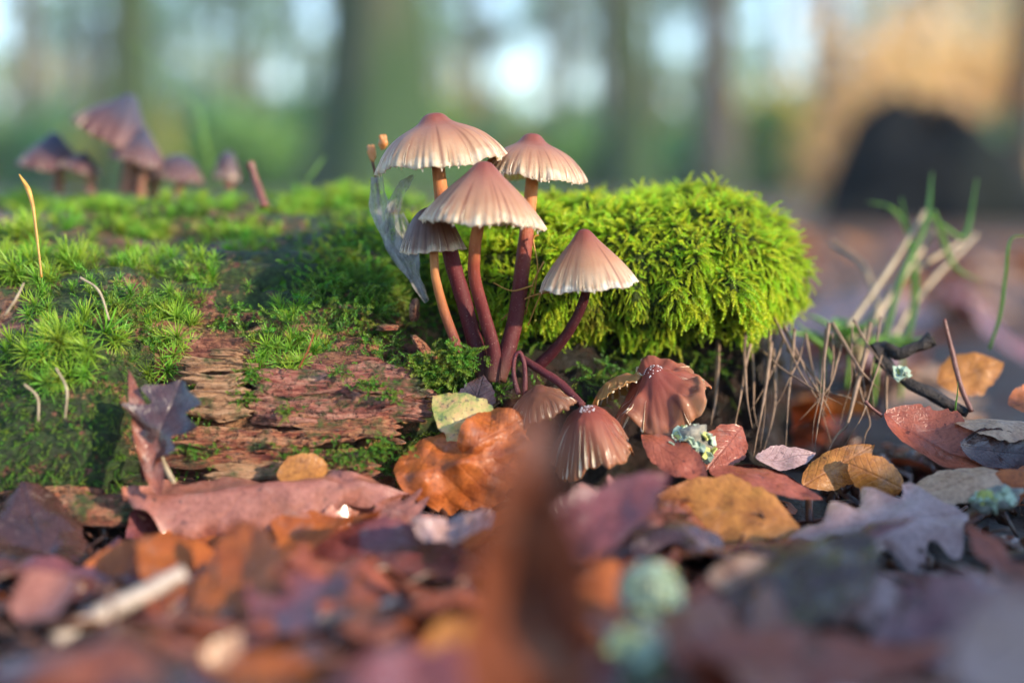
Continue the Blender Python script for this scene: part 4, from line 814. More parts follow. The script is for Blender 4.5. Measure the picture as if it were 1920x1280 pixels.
litter(70, None, (7, 120), (-.1, .9), (3, 6.5), ['brown', 'red', 'rust', 'wine', 'ochre', 'lav', 'pink', 'tan'], 'blurred %s leaf lying %s on the forest floor behind the log', 'leaf litter behind the log', 23, avoid=lambda x, y: x < .16 * (y + 26) or (y < 14 and x < 7.5), tilt=.35)
# crumbs of bark, needles and mould between the leaves
def crumbs():
    rng = np.random.default_rng(31); n = 1500; vs, fs = [], []
    for k in range(n):
        y = rng.uniform(-14, 5); sp = (y + 26) / FPX * 960 * 1.15; x = rng.uniform(-sp, sp)
        if y > 0 and x < 6: x = rng.uniform(6, max(6.5, sp))
        c = np.array([x, y, float(0)]); a, b, h = rng.uniform(.05, .6) , rng.choice([.015, .03, .08, .2]) * rng.uniform(.6, 1.2), rng.uniform(.008, .04)
        M = np.array(Matrix.Rotation(rng.uniform(0, 6.28), 3, 'Z') @ Matrix.Rotation(rng.normal(0, .5), 3, 'Y') @ Matrix.Rotation(rng.normal(0, .6), 3, 'X'))
        q = np.array([(-a, -b * rng.uniform(.3, 1), -h), (a * rng.uniform(.5, 1), -b, -h), (a, b * rng.uniform(.2, 1), -h), (-a * rng.uniform(.4, 1), b, -h), (-a * .8, -b * .7, h), (a * .7, -b * .8, h * .8), (a * .8, b * .6, h), (-a * .7, b * .8, h * .7)]) @ M.T
        c[2] = rng.uniform(.0, .35); vs.append(q + c)
        o = 8 * k; fs += [[o, o + 3, o + 2, o + 1], [o + 4, o + 5, o + 6, o + 7], [o, o + 1, o + 5, o + 4], [o + 1, o + 2, o + 6, o + 5], [o + 2, o + 3, o + 7, o + 6], [o + 3, o, o + 4, o + 7]]
    V = np.vstack(vs); V[:, 2] += ground_h(V[:, 0], V[:, 1])
    m = NT('leaf_crumbs'); co = m.obj_co(); m.set(m.ramp(m.noise(co, 2.2, 3, .7), [(.3, (.012, .007, .006)), (.45, (.06, .025, .016)), (.55, (.15, .06, .03)), (.66, (.03, .016, .015)), (.8, (.22, .12, .07))]), .35, .5)
    tag(obj('litter_crumbs', make_mesh('litter_crumbs', V, np.array(fs), m.m, False)), 'dark crumbs of bark and leaf scattered between the fallen leaves', 'litter', kind='stuff')
crumbs()

# ------------------------------------------------------------------ twigs, roots, grass, lichen
def twig(pts, rad, mat, label, name='twig', cat='twig', group=None, rough=.18, n=26, ns=9, seed=1, flat=1.0):
    base = np.array(pts[0]); v, f, t = tube(pts, rad, n, ns, rough, seed, flat)
    return tag(obj(name, make_mesh(name, v - base, f, mat, True), None, base), label, cat, group)
twig([P(100, 1200, -7.6), P(190, 1150, -7.3), P(265, 1115, -7.1), P(345, 1072, -6.8)], [.12, .14, .12, .10], M_TWIGP, 'pale peeled twig lying in the litter')
twig([P(485, 1200, -7.8), P(570, 1168, -7.6), P(660, 1152, -7.4), P(745, 1125, -7.0)], [.07, .07, .06, .05], M_TWIGP, 'slender tan twig with a forked end in the near litter')
twig([P(660, 1215, -7.6), P(690, 1160, -7.4), P(720, 1130, -7.1)], [.05, .05, .04], M_TWIG, 'short brown side twig crossing the slender tan twig')
twig([P(860, 1190, -9.0), P(930, 1150, -8.6), P(1010, 1120, -8.2)], [.09, .09, .08], M_TWIGD, 'dark wet twig left of the upright foreground leaf')
twig([P(205, 1100, -7.4), P(215, 1180, -8.0), P(250, 1270, -8.8)], [.03, .03, .03], M_TWIG, 'thin brown stem hanging over the pale peeled twig')
twig([P(1640, 662, 1.6), P(1660, 655, 1.6), P(1690, 662, 1.4), P(1725, 648, 1.3), P(1748, 636, 1.3)], [.16, .17, .10, .09, .14], M_TWIGD, 'black knobbly twig end poking out beside the roots', rough=.6)
twig([P(1650, 670, 1.6), P(1690, 710, 1.3), P(1750, 742, 1.0), P(1815, 775, .8)], [.14, .10, .12, .08], M_TWIGD, 'straight black stick sloping down behind the reddish leaf', rough=.4)
twig([P(1770, 598, 1.2), P(1785, 660, 1.1), P(1800, 720, .9), P(1822, 772, .7)], [.04, .05, .05, .05], M_TWIGR, 'thin upright reddish stalk rising from the black stick')
twig([P(468, 305, 4.5), P(480, 340, 4.4), P(496, 388, 4.2)], [.09, .075, .10], M_TWIGR, 'short brown twig stub standing in the moss on the log')
twig([P(295, 842, -2.0), P(312, 880, -2.2), P(326, 905, -2.4)], [.05, .05, .045], M_STRAW, 'pale stalk leaning on the torn brown leaf')
twig([P(78, 520, -.6), P(70, 450, -.5), P(62, 390, -.4), P(52, 355, -.3), P(36, 327, -.3)], [.02, .022, .03, .055, .012], M_SETA, 'thin orange moss stalk with a bent brown tip', 'moss_stalk', 'stalk', n=40)
twig([P(560, 690, -.9), P(578, 655, -1.0), P(588, 625, -1.0)], [.018, .016, .012], M_SETAR, 'fine red stalk among the moss tufts by the pink wood', 'moss_stalk', 'stalk')
for k, pts in enumerate([[(150, 520, -.8), (185, 545, -.9), (205, 600, -1.0)], [(105, 690, -1.9), (125, 730, -2.0), (122, 785, -2.1)], [(45, 720, -2.0), (70, 745, -2.0), (72, 790, -2.1)], [(10, 590, -1.5), (30, 560, -1.5), (45, 530, -1.4)]]):
    twig([P(*q) for q in pts], [.02, .022, .012], M_STRAW, 'dry hair thin stem hanging on the mossy log end', 'dry_straw', 'straw', 'dry stems on the mossy log end')
for k, pts in enumerate([[(1000, 560, .6), (1008, 500, .5), (1000, 450, .5), (1010, 440, .5)], [(985, 590, .5), (1000, 530, .4), (1020, 490, .4)], [(940, 600, .5), (985, 560, .4), (1040, 545, .3)], [(990, 610, .4), (1010, 560, .3), (1025, 530, .2)], [(925, 530, .5), (960, 545, .4), (1000, 535, .4)]]):
    twig([P(*q) for q in pts], [.014, .013, .022], M_SETA, 'fine golden moss stalk between the mushroom stems and the cushion', 'moss_stalk', 'stalk', 'golden moss stalks behind the stems', n=20, ns=6)
# hanging roots under the right end of the cushion
rr = random.Random(5)
ROOTS = [[(1395, 670, 1.2), (1400, 720, .9), (1408, 800, .6)], [(1405, 690, 1.0), (1385, 745, .8), (1372, 850, .5)], [(1470, 680, 1.2), (1440, 720, 1.0), (1405, 770, .9)], [(1545, 660, 1.0), (1535, 740, .8), (1520, 845, .3)],
         [(1625, 700, .8), (1590, 790, .6), (1550, 850, .3)], [(1600, 660, 1.4), (1595, 720, 1.2), (1575, 800, 1.0)], [(1430, 705, 1.0), (1500, 715, .9), (1580, 760, .7)],
         [(1450, 640, 1.3), (1500, 700, 1.1), (1550, 780, .9)], [(1560, 650, 1.3), (1610, 690, 1.1), (1650, 730, .9)], [(1490, 660, 1.2), (1480, 750, .9), (1470, 840, .6)], [(1650, 640, 1.6), (1635, 700, 1.4), (1640, 780, 1.2)],
         [(1350, 690, 1.3), (1340, 760, 1.0), (1335, 800, .9)], [(1580, 680, 1.2), (1555, 720, 1.0), (1500, 790, .8)],
         [(1510, 670, 1.5), (1530, 730, 1.3), (1560, 830, 1.1)], [(1450, 700, 1.4), (1455, 760, 1.2), (1430, 850, .9)], [(1670, 690, 1.3), (1660, 760, 1.0), (1675, 800, .8)], [(1600, 720, 1.0), (1630, 790, .8), (1620, 840, .6)]]
ROOTS += [[(a + sh, b + rr.uniform(-15, 15), c + dy) for a, b, c in q] for q in ROOTS[:12] for sh, dy in [(rr.uniform(-50, 50), rr.uniform(-.1, .5))]]
for k, pts in enumerate(ROOTS):
    w = rr.uniform(.016, .052); q = [P(pts[0][0], pts[0][1] - 45, pts[0][2] + .5)] + [P(*p) for p in pts[1:]]; q = [q[0], (q[0] + q[1]) / 2, q[1], (q[1] + q[2]) / 2, q[2]]; q = [p + np.array([rr.uniform(-.025, .025), rr.uniform(-.06, .06), rr.uniform(-.02, .02)]) for p in q]
    twig(q, [w, w * .85, w * .6, w * .4, w * .15], M_ROOT, ('thick' if w > .058 else 'slender' if w > .04 else 'hair thin') + ' tan dry root hanging under the moss cushion ' + ('near the black twig' if pts[1][0] > 1570 else 'above the greyish leaf scrap' if pts[1][0] > 1450 else 'near the withered pleated cap'), 'dry_root', 'root', 'dry roots under the moss cushion', .25, seed=k)
# straws and grass at the right
def blade(pts, w, mat, label, group, name='grass_blade', cat='grass blade'):
    return twig(pts, [w * .8, w, w * .8, w * .15], mat, label, name, cat, group, 0, 28, 6, 1, .25)
for pts in [[(1735, 395, 7), (1670, 500, 6), (1565, 650, 5)], [(1760, 420, 7.5), (1680, 540, 6.5), (1600, 660, 5.5)], [(1800, 455, 8), (1700, 520, 7), (1590, 640, 5.5)], [(1830, 440, 9), (1720, 560, 7.5), (1640, 700, 6)], [(1730, 470, 8), (1640, 590, 6), (1610, 680, 5)], [(1560, 455, 9), (1620, 500, 8), (1650, 600, 7)]]:
    twig([P(*p) for p in pts[::-1]], [.07, .06, .05], M_STRAW, 'dry straw slanting up behind the hanging roots', 'dry_straw', 'straw', 'dry straws right of the cushion', .1)
for pts in [[(1640, 700, 5), (1690, 520, 6), (1735, 420, 6.5), (1748, 322, 7)], [(1720, 500, 8), (1700, 430, 7.5), (1670, 390, 7.5), (1625, 378, 7.5)], [(1735, 400, 7), (1770, 425, 7), (1810, 440, 7), (1832, 335, 7)], [(1750, 395, 7), (1765, 440, 7), (1790, 500, 7), (1840, 528, 7)],
            [(1700, 640, 6), (1715, 560, 6.5), (1710, 480, 7), (1690, 370, 7)], [(1560, 680, 4), (1545, 650, 4), (1520, 630, 4), (1490, 600, 4)], [(1560, 670, 4), (1530, 640, 4), (1500, 625, 4), (1480, 625, 3.5)], [(1600, 660, 5), (1580, 630, 5), (1540, 600, 5), (1510, 590, 5)]]:
    blade([P(*p) for p in pts], .19, M_GRASS, 'thin green grass blade curling up behind the roots', 'grass blades right of the cushion')
blade([P(1855, 655, 3), P(1875, 590, 3), P(1885, 520, 3), P(1895, 450, 3), P(1930, 442, 3)], .10, M_GRASS, 'tall grass blade bent over at its tip, apart from the others', None)
blade([P(1790, 800, .3), P(1792, 760, .3), P(1795, 740, .3), P(1796, 715, .3)], .045, M_GRASS, 'short upright green sprout before the black stick', None)
blade([P(405, 350, 14), P(385, 270, 13), P(360, 190, 13), P(235, 70, 14)], .10, M_GRASS, 'long blurred grass blade behind the background mushrooms', None)
blade([P(575, 340, 8), P(590, 320, 8), P(600, 305, 8), P(612, 292, 8)], .12, M_GRASS, 'short blurred grass tip behind the moss tufts', None)
# low leafy herbs, blurred yellow green
for k, (px, py, y, s) in enumerate([(1590, 625, 5, .9), (1640, 655, 4.5, .8), (1540, 640, 5, .7), (1690, 650, 6, .8)]):
    c = P(px, py, y); root = empty('seedling', c - np.array([0, 0, 1.2]), 'small yellow green seedling among the straws', 'seedling', 'seedlings right of the cushion')
    v, f, t = tube([np.zeros(3), np.array([.05, 0, .6]), np.array([0, 0, 1.2])], [.04, .035, .03], 10, 6); obj('stem', make_mesh('stem', v, f, M_GRASS), root)
    for j in range(4):
        a = j * 1.6 + k; x = np.array([math.cos(a), math.sin(a), .35]); V, F, uv = leaf_mesh(s, s * .6, 'oval', 14, 9, -.6, (.2, .2), crumple=.02, seed=j); x /= np.linalg.norm(x); n = UPN - x * x[2]; n /= np.linalg.norm(n)
        obj('leaflet', make_mesh('leaflet', V @ np.stack([x, np.cross(n, x), n]), F, M_HERB if False else M_GRASS, True, None, uv), root, (0, 0, 1.15))
# bark piece crusted with lichen, and a lichen clump in the near litter
def flake_mesh(s, seed):
    n = 9; a = np.linspace(0, 2 * math.pi, n, endpoint=False); r = s * (1 + .5 * noise(np.cos(a) * 1.5 + seed, np.sin(a) * 1.5, seed)); v = [(0, 0, -.15 * s)] + [(r[i] * math.cos(a[i]), r[i] * math.sin(a[i]), .25 * s * math.sin(3 * a[i] + seed)) for i in range(n)]
    v += [(x * .97, y * .97, z - .025) for x, y, z in v]; f = [(0, i + 1, (i + 1) % n + 1) for i in range(n)] + [(n + 1, n + 2 + (i + 1) % n, n + 2 + i) for i in range(n)]
    f += [(i + 1, n + 2 + i, n + 2 + (i + 1) % n, (i + 1) % n + 1) for i in range(n)]; return v, f
def lichen_piece(c, size, nf, fs, label, cat, seed, name, front=True):
    rng = np.random.default_rng(seed); root = empty(name, np.asarray(c) - np.array([0, 0, size[2]]), label, cat); ctr = np.array([0, 0, size[2]])
    chunk('bark', ctr, size, M_BARKCRUST, seed, root, .3)
    for k in range(nf):
        d = rng.normal(size=3); d[1] = -abs(d[1]) - .2; d[2] += .4; d /= np.linalg.norm(d); v, f = flake_mesh(fs * rng.uniform(.6, 1.3), seed + k)
        o = obj('lichen_flake', make_mesh('lichen_flake', v, f, M_LICHENY if k % 5 == 0 else M_LICHEN, False), root, ctr + d * np.asarray(size) * 1.02); o.rotation_euler = up_frame(d + rng.normal(size=3) * .35, k)
lichen_piece(P(1292, 832, -.9), (.45, .35, .33), 26, .10, 'knob of bark crusted with pale green lichen flakes under the withered cap', 'bark piece', 4, 'lichen_bark')
lichen_piece(P(1225, 1125, -8.2), (.35, .3, .5), 44, .13, 'blurred clump of mint green lichen in the near litter', 'lichen', 9, 'lichen_clump')
lichen_piece(P(1190, 1225, -9.6), (.35, .3, .3), 26, .14, 'lower blurred clump of mint green lichen near the smooth reddish leaf', 'lichen', 12, 'lichen_clump')
lichen_piece(P(1865, 935, -2.4), (.4, .3, .16), 12, .10, 'dark bark bit with green lichen beside the mauve leaf', 'bark piece', 15, 'lichen_bark')
lichen_piece(P(1688, 702, 1.0), (.12, .1, .1), 5, .12, 'pale green lichen flakes stuck on the black stick', 'lichen', 18, 'lichen_clump')
# the papery film and the orange buds left of the mushrooms
def film(pts, ws, seed):
    n, m_ = 60, 15; c = catmull(pts, n); t, a, b = frames(c); w = np.interp(np.linspace(0, 1, n), np.linspace(0, 1, len(ws)), ws); v = np.linspace(-1, 1, m_)
    side = np.cross(t, np.array([0, 1., 0])); side /= np.linalg.norm(side, axis=1)[:, None]; nn = np.cross(side, t)
    ed = 1 + .22 * noise(np.linspace(0, 9, n) + seed, 3.)
    V = c[:, None] + side[:, None] * (v[None, :, None] * (w * ed)[:, None, None]) + nn[:, None] * ((.22 * (1 - v ** 2) * .6)[None, :, None] * 1 + (.07 * noise(np.linspace(0, 6, n)[:, None], v[None] * 2.5, seed))[..., None])
    return V.reshape(-1, 3), grid_faces(n, m_)
b0 = P(800, 565, .5); root = empty('papery_film', b0, 'translucent torn papery skin curling up left of the mushrooms', 'plant scrap')
v, f = film([P(800, 565, .5), P(770, 510, .6), P(735, 450, .75), P(712, 390, .9), P(706, 330, 1.0)], [.05, .12, .19, .18, .13], 2.); obj('film', make_mesh('film', v - b0, f, M_FILM), root)
v, f = film([P(728, 440, .8), P(738, 390, .75), P(752, 355, .7), P(774, 330, .65)], [.08, .15, .13, .03], 7.); obj('film_fork', make_mesh('film_fork', v - b0, f, M_FILM), root)
v, f = film([P(795, 560, .6), P(770, 500, 1.0), P(760, 450, 1.2), P(748, 400, 1.3)], [.04, .18, .24, .10], 11.); obj('film', make_mesh('film', v - b0, f, M_FILM), root)
bd = empty('bud_stalk', P(712, 330, 1.6), 'pair of small orange buds peeking out behind the widest cap', 'buds')
bo = np.array(P(712, 330, 1.6))
v, f, t = tube([P(712, 420, 1.8) - bo, P(708, 350, 1.7) - bo, P(698, 300, 1.6) - bo], [.03, .03, .03], 12, 6); obj('stalk', make_mesh('stalk', v, f, M_TWIGR), bd)
for px, py, sx, sz, r_ in ((697, 288, .075, .17, .12), (718, 266, .085, .15, -.05)):
    chunk('bud', P(px, py, 1.6) - bo, (sx, sx, sz), M_BUD, 77 + px, bd, r_)

# ------------------------------------------------------------------ the wood behind
def mat_bark(name, a, b, g, gf):
    m = NT(name); co = m.obj_co((.06, .06, .018)); n = m.noise(co, 1.6, 7, .7); c = m.ramp(n, [(.32, a), (.68, b)])
    c = m.mix(m.ramp(m.math('ADD', m.noise(m.obj_co((.02, .02, .008)), 1.5, 4), gf - .5), [(.42, 0.0), (.62, 1.0)]), c, m.mix(n, tuple(k * .6 for k in g), g)); m.set(c, .85, .1); m.bump(n, 1, .02); return m.m
MB_MOSS = mat_bark('bark_mossy', (.05, .045, .035), (.16, .14, .10), (.045, .085, .035), .62)
MB_GREY = mat_bark('bark_grey', (.04, .036, .034), (.12, .105, .09), (.05, .075, .035), .45)
MB_DARK = mat_bark('bark_dark', (.025, .018, .014), (.08, .06, .045), (.05, .06, .03), .3)
MB_TAN = mat_bark('bark_tan', (.13, .09, .06), (.30, .20, .13), (.2, .18, .1), .25)
def mat_fol(name, a, b, tr=.45):
    m = NT(name); r = m.attr('rnd'); c = m.ramp(r, [(0, a), (1, b)]); m.set(c, .45, .4); m.transl(m.mix(1, c, (1.2, 1.15, .6), 'MULTIPLY'), tr); return m.m
MF_GREEN = mat_fol('foliage_green', (.09, .25, .06), (.23, .42, .10))
MF_TEAL = mat_fol('foliage_deep', (.05, .19, .08), (.12, .31, .12))
MF_YEL = mat_fol('foliage_yellow', (.32, .34, .06), (.56, .44, .08))
MF_OR = mat_fol('foliage_orange', (.62, .38, .17), (.82, .58, .34))
def leaf_cloud(centres, radii, per, size, rng, squash=.75):
    n = len(centres) * per; k = np.repeat(np.arange(len(centres)), per); d = rng.normal(size=(n, 3)); d /= np.linalg.norm(d, axis=1)[:, None]; r = rng.random(n) ** .45
    c = np.asarray(centres)[k] + d * r[:, None] * np.asarray(radii)[k][:, None] * np.array([1, 1, squash])
    a = rng.normal(size=(n, 3)); a /= np.linalg.norm(a, axis=1)[:, None]; b = np.cross(a, rng.normal(size=(n, 3))); b /= np.linalg.norm(b, axis=1)[:, None]
    s = size * rng.uniform(.6, 1.4, n)[:, None]
    V = np.stack([c - a * s, c + b * s * .45, c + a * s, c - b * s * .45], 1).reshape(-1, 3); return V, np.arange(4 * n).reshape(-1, 4), np.repeat(np.clip(.5 + .25 * rng.normal(size=n) + .3 * d[:, 2], 0, 1), 4)
def tree(px, dist, wpx, mat, fol, label, seed, lean=0.0, height=900, limbs=5, crown_lo=.55, per=110, group='trees of the wood behind the log', name='tree', size=9):
    """dist in cm from the camera; trunk thickness as seen in the photograph"""
    rng = np.random.default_rng(seed); y = CAM[1] + dist; base = P(px, 350, y); x = base[0]; z = float(ground_h(x, y)); R = wpx / FPX * dist / 2; base = np.array([x, y, z - 4])
    root = empty(name, base, label, 'tree', group)
    n, ns = 60, 26; t = np.linspace(0, 1, n); hh = height * t ** 1.25; c = np.stack([lean * hh + 6 * noise(t * 3 + seed), 6 * noise(t * 3 + seed + 9), hh], -1); c -= c[0]
    th = np.linspace(0, 2 * math.pi, ns, endpoint=False); r = R * (1 - .7 * t) * (1 + .7 * np.exp(-hh / (R * 1.6)))
    rr_ = r[:, None] * (1 + .10 * fbm(np.cos(th)[None] * 1.5, np.sin(th)[None] * 1.5, (hh / R)[:, None] * .35 + seed, 3) + .18 * np.exp(-hh / (R * 1.3))[:, None] * np.cos(5 * th + seed)[None])
    V = c[:, None] + np.stack([rr_ * np.cos(th), rr_ * np.sin(th), 0 * rr_], -1); V = V.reshape(-1, 3); F = [tuple(q) for q in grid_faces(n, ns, True)]; cen, rad = [], []
    for k in range(limbs):
        q = rng.uniform(crown_lo, .95); i = int(q * (n - 1)); a = rng.uniform(0, 6.28); l = height * .32 * (1.15 - q); e = c[i] + np.array([math.cos(a) * l, math.sin(a) * l, l * .55])
        v, f, _ = tube([c[i], (c[i] + e) / 2 + np.array([0, 0, -l * .06]), e], [r[i] * .5, r[i] * .3, r[i] * .08], 10, 7); o = len(V); V = np.vstack([V, v]); F += [tuple(int(j) + o for j in g) for g in f]
        for m_ in (.45, .75, 1.0): cen.append(c[i] + (e - c[i]) * m_ + rng.normal(size=3) * l * .12); rad.append(l * .42)
    cen.append(c[-1]); rad.append(height * .12)
    obj('trunk', make_mesh('trunk', V, F, mat), root)
    v, f, rn = leaf_cloud(cen, rad, per, size, rng); o = obj('crown', make_mesh('crown', v, f, fol, False, {'rnd': rn}), root)
    return root
def between(px):
    names = [(242, 'the slim mossy trunk'), (708, 'the broad mossy trunk'), (1183, 'the deep green trunk'), (1340, 'the grey brown trunk'), (1553, 'the pale tan trunk'), (1912, 'the dark narrow trunk')]
    lo = [n for x, n in names if x <= px]; hi = [n for x, n in names if x > px]
    return 'between ' + lo[-1] + ' and ' + hi[0] if lo and hi else 'beyond ' + (hi[0] if hi else lo[-1])
tree(242, 430, 95, MB_MOSS, MF_GREEN, 'slim mossy green trunk behind the background mushrooms', 1, lean=.04, height=700)
tree(708, 520, 190, MB_MOSS, MF_TEAL, 'broad dark mossy trunk rising behind the widest cap', 2, height=800)
tree(1183, 700, 88, MB_MOSS, MF_TEAL, 'straight deep green trunk behind the cushion', 3, height=760)
tree(1340, 640, 78, MB_GREY, MF_YEL, 'grey brown trunk above the right half of the cushion', 4, height=760)
tree(1912, 420, 60, MB_DARK, MF_GREEN, 'dark narrow trunk beside the black stump', 5, height=700)
tree(1553, 900, 62, MB_TAN, MF_OR, 'pale tan trunk in front of the orange foliage', 6, height=760, lean=-.02)
for k, (px, d, w) in enumerate([(60, 1100, 50), (480, 1300, 46), (900, 1500, 40), (1040, 1250, 44), (1250, 1700, 38), (1450, 1600, 36), (1720, 1500, 40), (420, 1900, 30), (800, 2200, 30), (1120, 2300, 28), (560, 2000, 34), (160, 1700, 34)]):
    tree(px, d, w, [MB_GREY, MB_MOSS, MB_DARK][k % 3], [MF_GREEN, MF_YEL, MF_TEAL][k % 3], 'distant ' + ['grey', 'mossy', 'dark'][k % 3] + ' blurred trunk ' + between(px), 20 + k, height=640 + 16 * k, per=90, group='distant trunks in the wood')
def bush(px, pz, dist, R, fol, label, seed, n=9, per=300, size=7, squash=.8, group='bushes of the wood behind the log'):
    rng = np.random.default_rng(seed); y = CAM[1] + dist; x = P(px, 350, y)[0]; z = float(ground_h(x, y)); base = np.array([x, y, z - 3]); root = empty('bush', base, label, 'bush', group)
    cen = rng.normal(size=(n, 3)) * np.array([R * .5, R * .4, R * .35]) + np.array([0, 0, pz]); cen[:, 2] = np.maximum(cen[:, 2], R * .2); V, F = np.zeros((0, 3)), []
    for c in cen:
        v, f, _ = tube([np.zeros(3), c * np.array([.35, .35, .55]), c], [R * .03, R * .02, R * .008], 8, 6); o = len(V); V = np.vstack([V, v]); F += [tuple(int(j) + o for j in g) for g in f]
    obj('trunk', make_mesh('trunk', V, F, MB_DARK), root); v, f, rn = leaf_cloud(cen, [R * .48] * n, per, size, rng, squash); obj('crown', make_mesh('crown', v, f, fol, False, {'rnd': rn}), root)
OR_L = 'sunlit orange bush behind the black stump'; GR_L = 'blurred green bush under the trees'; YE_L = 'blurred yellowing bush between the trunks'
for k, a in enumerate([(1700, 75, 850, 62, MF_OR, 'sunlit orange bush straight behind the black stump'), (1820, 60, 700, 50, MF_OR, 'lowest orange bush beside the dark narrow trunk'), (1640, 90, 1050, 60, MF_OR, 'orange bush beside the pale tan trunk'), (1800, 130, 1100, 70, MF_OR, 'tallest orange bush at the back of the orange group'), (1600, 40, 800, 40, MF_OR, 'low orange bush at the foot of the pale tan trunk'), (1900, 110, 1000, 70, MF_OR, 'orange bush half hidden by the dark narrow trunk'), (1660, 60, 1250, 50, MF_OR, 'pale orange bush right behind the pale tan trunk'), (1480, 45, 1000, 36, MF_YEL, YE_L)]):
    bush(*a, 200 + k, n=10, per=34, size=6, squash=1.0, group='orange bushes' if a[4] is MF_OR else 'yellowing bushes')
rb = random.Random(3)
for k in range(26):
    px = -60 + 2000 * (k + rb.uniform(-.3, .3)) / 26; d = rb.uniform(1100, 2600); R = rb.uniform(70, 120) * d / 1800
    yel = rb.random() < .3 or (px > 1400 and rb.random() < .6)
    fol = MF_YEL if yel else rb.choice([MF_GREEN, MF_TEAL])
    R = min(R, .045 * d)
    bush(px, R * rb.uniform(.35, .7), d, R, fol, ('blurred yellowing' if yel else 'blurred deep green' if fol is MF_TEAL else 'blurred light green') + ' bush ' + between(px), 300 + k, n=9, per=170, size=9 * d / 1500, group='yellowing bushes' if yel else 'green bushes')
for k in range(16):
    px = 40 + 1480 * (k + rb.uniform(-.3, .3)) / 16; d = rb.uniform(650, 1100); fol = [MF_GREEN, MF_TEAL, MF_YEL, MF_GREEN][k % 4]
    bush(px, rb.uniform(14, 26), d, rb.uniform(30, 44), fol, 'low ' + ('yellowing' if fol is MF_YEL else 'deep green' if fol is MF_TEAL else 'light green') + ' bush ' + between(px), 400 + k, n=8, per=200, size=5, group='low undergrowth bushes')
def far_wood():
    rng = np.random.default_rng(77); n = 54000; x = rng.uniform(-3600, 3600, n); z = rng.random(n) * 1000; y = 4500 + 220 * rng.normal(size=n)
    hx, hz, hr = rng.uniform(-2400, 2400, 200), rng.uniform(140, 900, 200), rng.uniform(14, 48, 200)
    hx = np.append(hx, [880, 820, 520, 460, -40, -1040, -1300]); hz = np.append(hz, [580, 560, 480, 430, 590, 290, 560]); hr = np.append(hr, [150, 70, 52, 34, 42, 48, 40])
    keep = np.all(np.hypot(x[:, None] - hx[None], z[:, None] - hz[None]) > hr[None] + 14, axis=1) & (noise(x / 420, z / 260, 2.) < .62); c = np.stack([x, y, z], -1)[keep]
    v, f, rn = leaf_cloud(c, np.full(len(c), 8.0), 1, 30, rng); rn = np.clip(np.repeat(.5 + .5 * fbm(c[:, 0] / 260, c[:, 2] / 170, 7., 2), 4) + rng.normal(size=len(rn)) * .1, 0, 1)
    tag(obj('distant_woodland', make_mesh('distant_woodland', v, f, MF_FAR, False, {'rnd': rn})), 'hazy mass of far green foliage closing off the wood', 'woodland', kind='stuff')
MF_FAR = NT('foliage_far'); MF_FAR.set(MF_FAR.ramp(MF_FAR.attr('rnd'), [(0, (.05, .20, .11)), (.45, (.13, .31, .11)), (.75, (.36, .38, .09)), (1, (.55, .36, .12))]), .5, .3); MF_FAR.transl((.22, .36, .07), .35); MF_FAR = MF_FAR.m
far_wood()
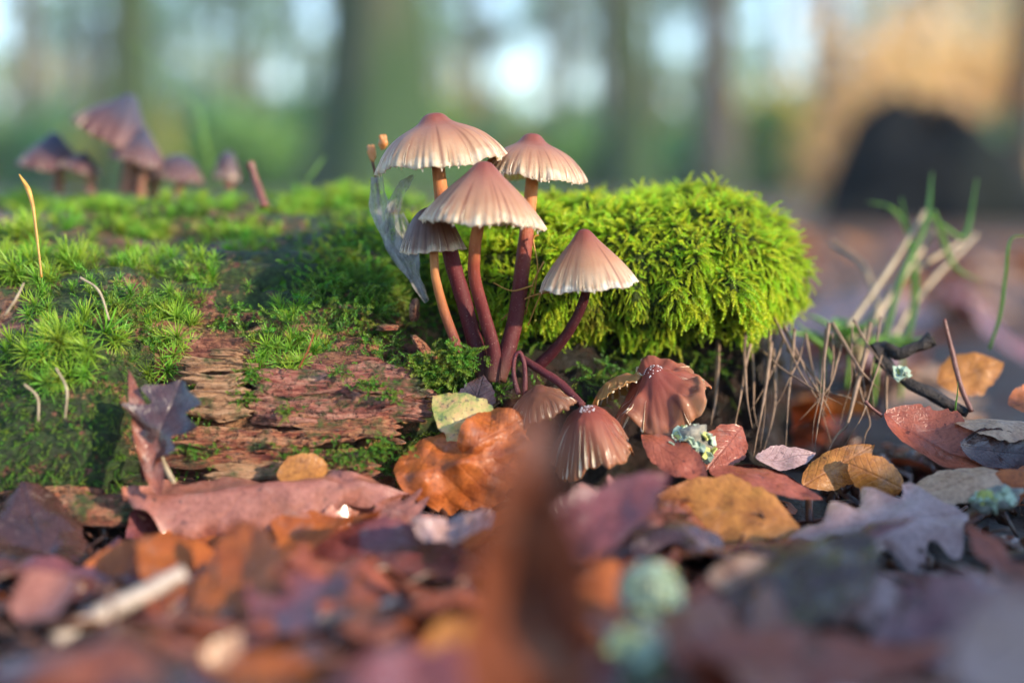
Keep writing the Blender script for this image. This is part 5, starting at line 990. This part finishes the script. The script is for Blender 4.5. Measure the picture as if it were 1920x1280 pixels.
# black stump at the right
def stump():
    d = 235.0; y = CAM[1] + d; a, b = P(1560, 420, y), P(1930, 420, y); c = (a + b) / 2; w = (b[0] - a[0]) / 2; base = np.array([c[0], y, float(ground_h(c[0], y)) - 1]); root = empty('stump', base, 'black rotten stump on the forest floor at the right', 'stump')
    n, ns = 40, 48; t = np.linspace(0, 1, n)[:, None]; th = np.linspace(0, 2 * math.pi, ns, endpoint=False)[None]; top = 17 + 4 * noise(np.cos(th) * 2, np.sin(th) * 2, 4.) + 3 * noise(np.cos(th) * 6, np.sin(th) * 6, 4.)
    r = w * (1.10 * np.sqrt(1 - (.95 * t) ** 2.6) + .2 * np.exp(-t * 6)) * (1 + .12 * fbm(np.cos(th) * 2, np.sin(th) * 2, t * 2, 3)); z = t * top
    V = np.stack([r * np.cos(th), r * np.sin(th), z], -1); cap_r = np.linspace(1, .02, 10)[1:, None]; C = np.stack([r[-1:] * cap_r * np.cos(th), r[-1:] * cap_r * np.sin(th), z[-1:] - 1.5 * (1 - cap_r) + .8 * noise(cap_r * 6, th * 2, 1.)], -1)
    obj('body', make_mesh('body', np.concatenate([V, C]).reshape(-1, 3), grid_faces(n + 9, ns, True), MB_BLACK), root)
    for k in range(4):
        an = -2.4 + k * .75; e = np.array([math.cos(an), math.sin(an), 0]) * w * 1.6; v, f, _ = tube([e * .45 + np.array([0, 0, 4]), e * .8 + np.array([0, 0, 2.2]), e * 1.05], [3, 2, .6], 14, 10, .2, k); obj('root', make_mesh('root', v, f, MB_BLACK), root)
MB_BLACK = mat_bark('bark_black', (.003, .004, .005), (.016, .017, .017), (.010, .018, .012), .35)
stump()

# log added out of view on the sun side to shade the near litter
def shade_log():
    h = np.array([sun_dir.x, sun_dir.y, 0]); h /= np.linalg.norm(h); perp = np.array([-h[1], h[0], 0]); t = np.linspace(-30, 9, 80); ns = 30; th = np.linspace(0, 2 * math.pi, ns, endpoint=False)
    top = 7.7 + .9 * fbm(t * .16, 3.3, 0, 3); R = top / 2 + .4; base = h * 26
    c = perp[None] * t[:, None] + np.array([0, 0, 1])[None] * (R - .8)[:, None]; e = smooth(-30, -29.2, t) * (1 - smooth(8.2, 9, t)) * .98 + .02
    r = (R * e)[:, None] * (1 + .06 * fbm(t[:, None] * .3, np.cos(th)[None] * 2, np.sin(th)[None] * 2, 3)); V = c[:, None] + h[None, None] * (r * np.cos(th))[..., None] * .6 + np.array([0, 0, 1.]) * (r * np.sin(th))[..., None]
    o = obj('added_shade_log', make_mesh('added_shade_log', V.reshape(-1, 3), grid_faces(80, ns, True), MB_MOSS), None, base)
    tag(o, 'unseen mossy log added to shade the leaf litter', 'log')
shade_log()
# air
def haze():
    x0, x1, y0, y1, z0, z1 = -6000, 6000, -800, 6000, -200, 980
    v = [(x, y, z) for z in (z0, z1) for y in (y0, y1) for x in (x0, x1)]; f = [(0, 2, 3, 1), (4, 5, 7, 6), (0, 1, 5, 4), (2, 6, 7, 3), (0, 4, 6, 2), (1, 3, 7, 5)]
    m = bpy.data.materials.new('haze'); m.use_nodes = True; nt = m.node_tree; nt.nodes.remove(nt.nodes['Principled BSDF']); pv = nt.nodes.new('ShaderNodeVolumePrincipled')
    pv.inputs['Color'].default_value = (.80, .90, 1.0, 1); pv.inputs['Density'].default_value = .0058; nt.links.new(pv.outputs[0], nt.nodes['Material Output'].inputs['Volume'])
    tag(obj('haze', make_mesh('haze', v, f, m, False)), 'thin pale blue woodland haze', 'haze', kind='stuff')
haze()
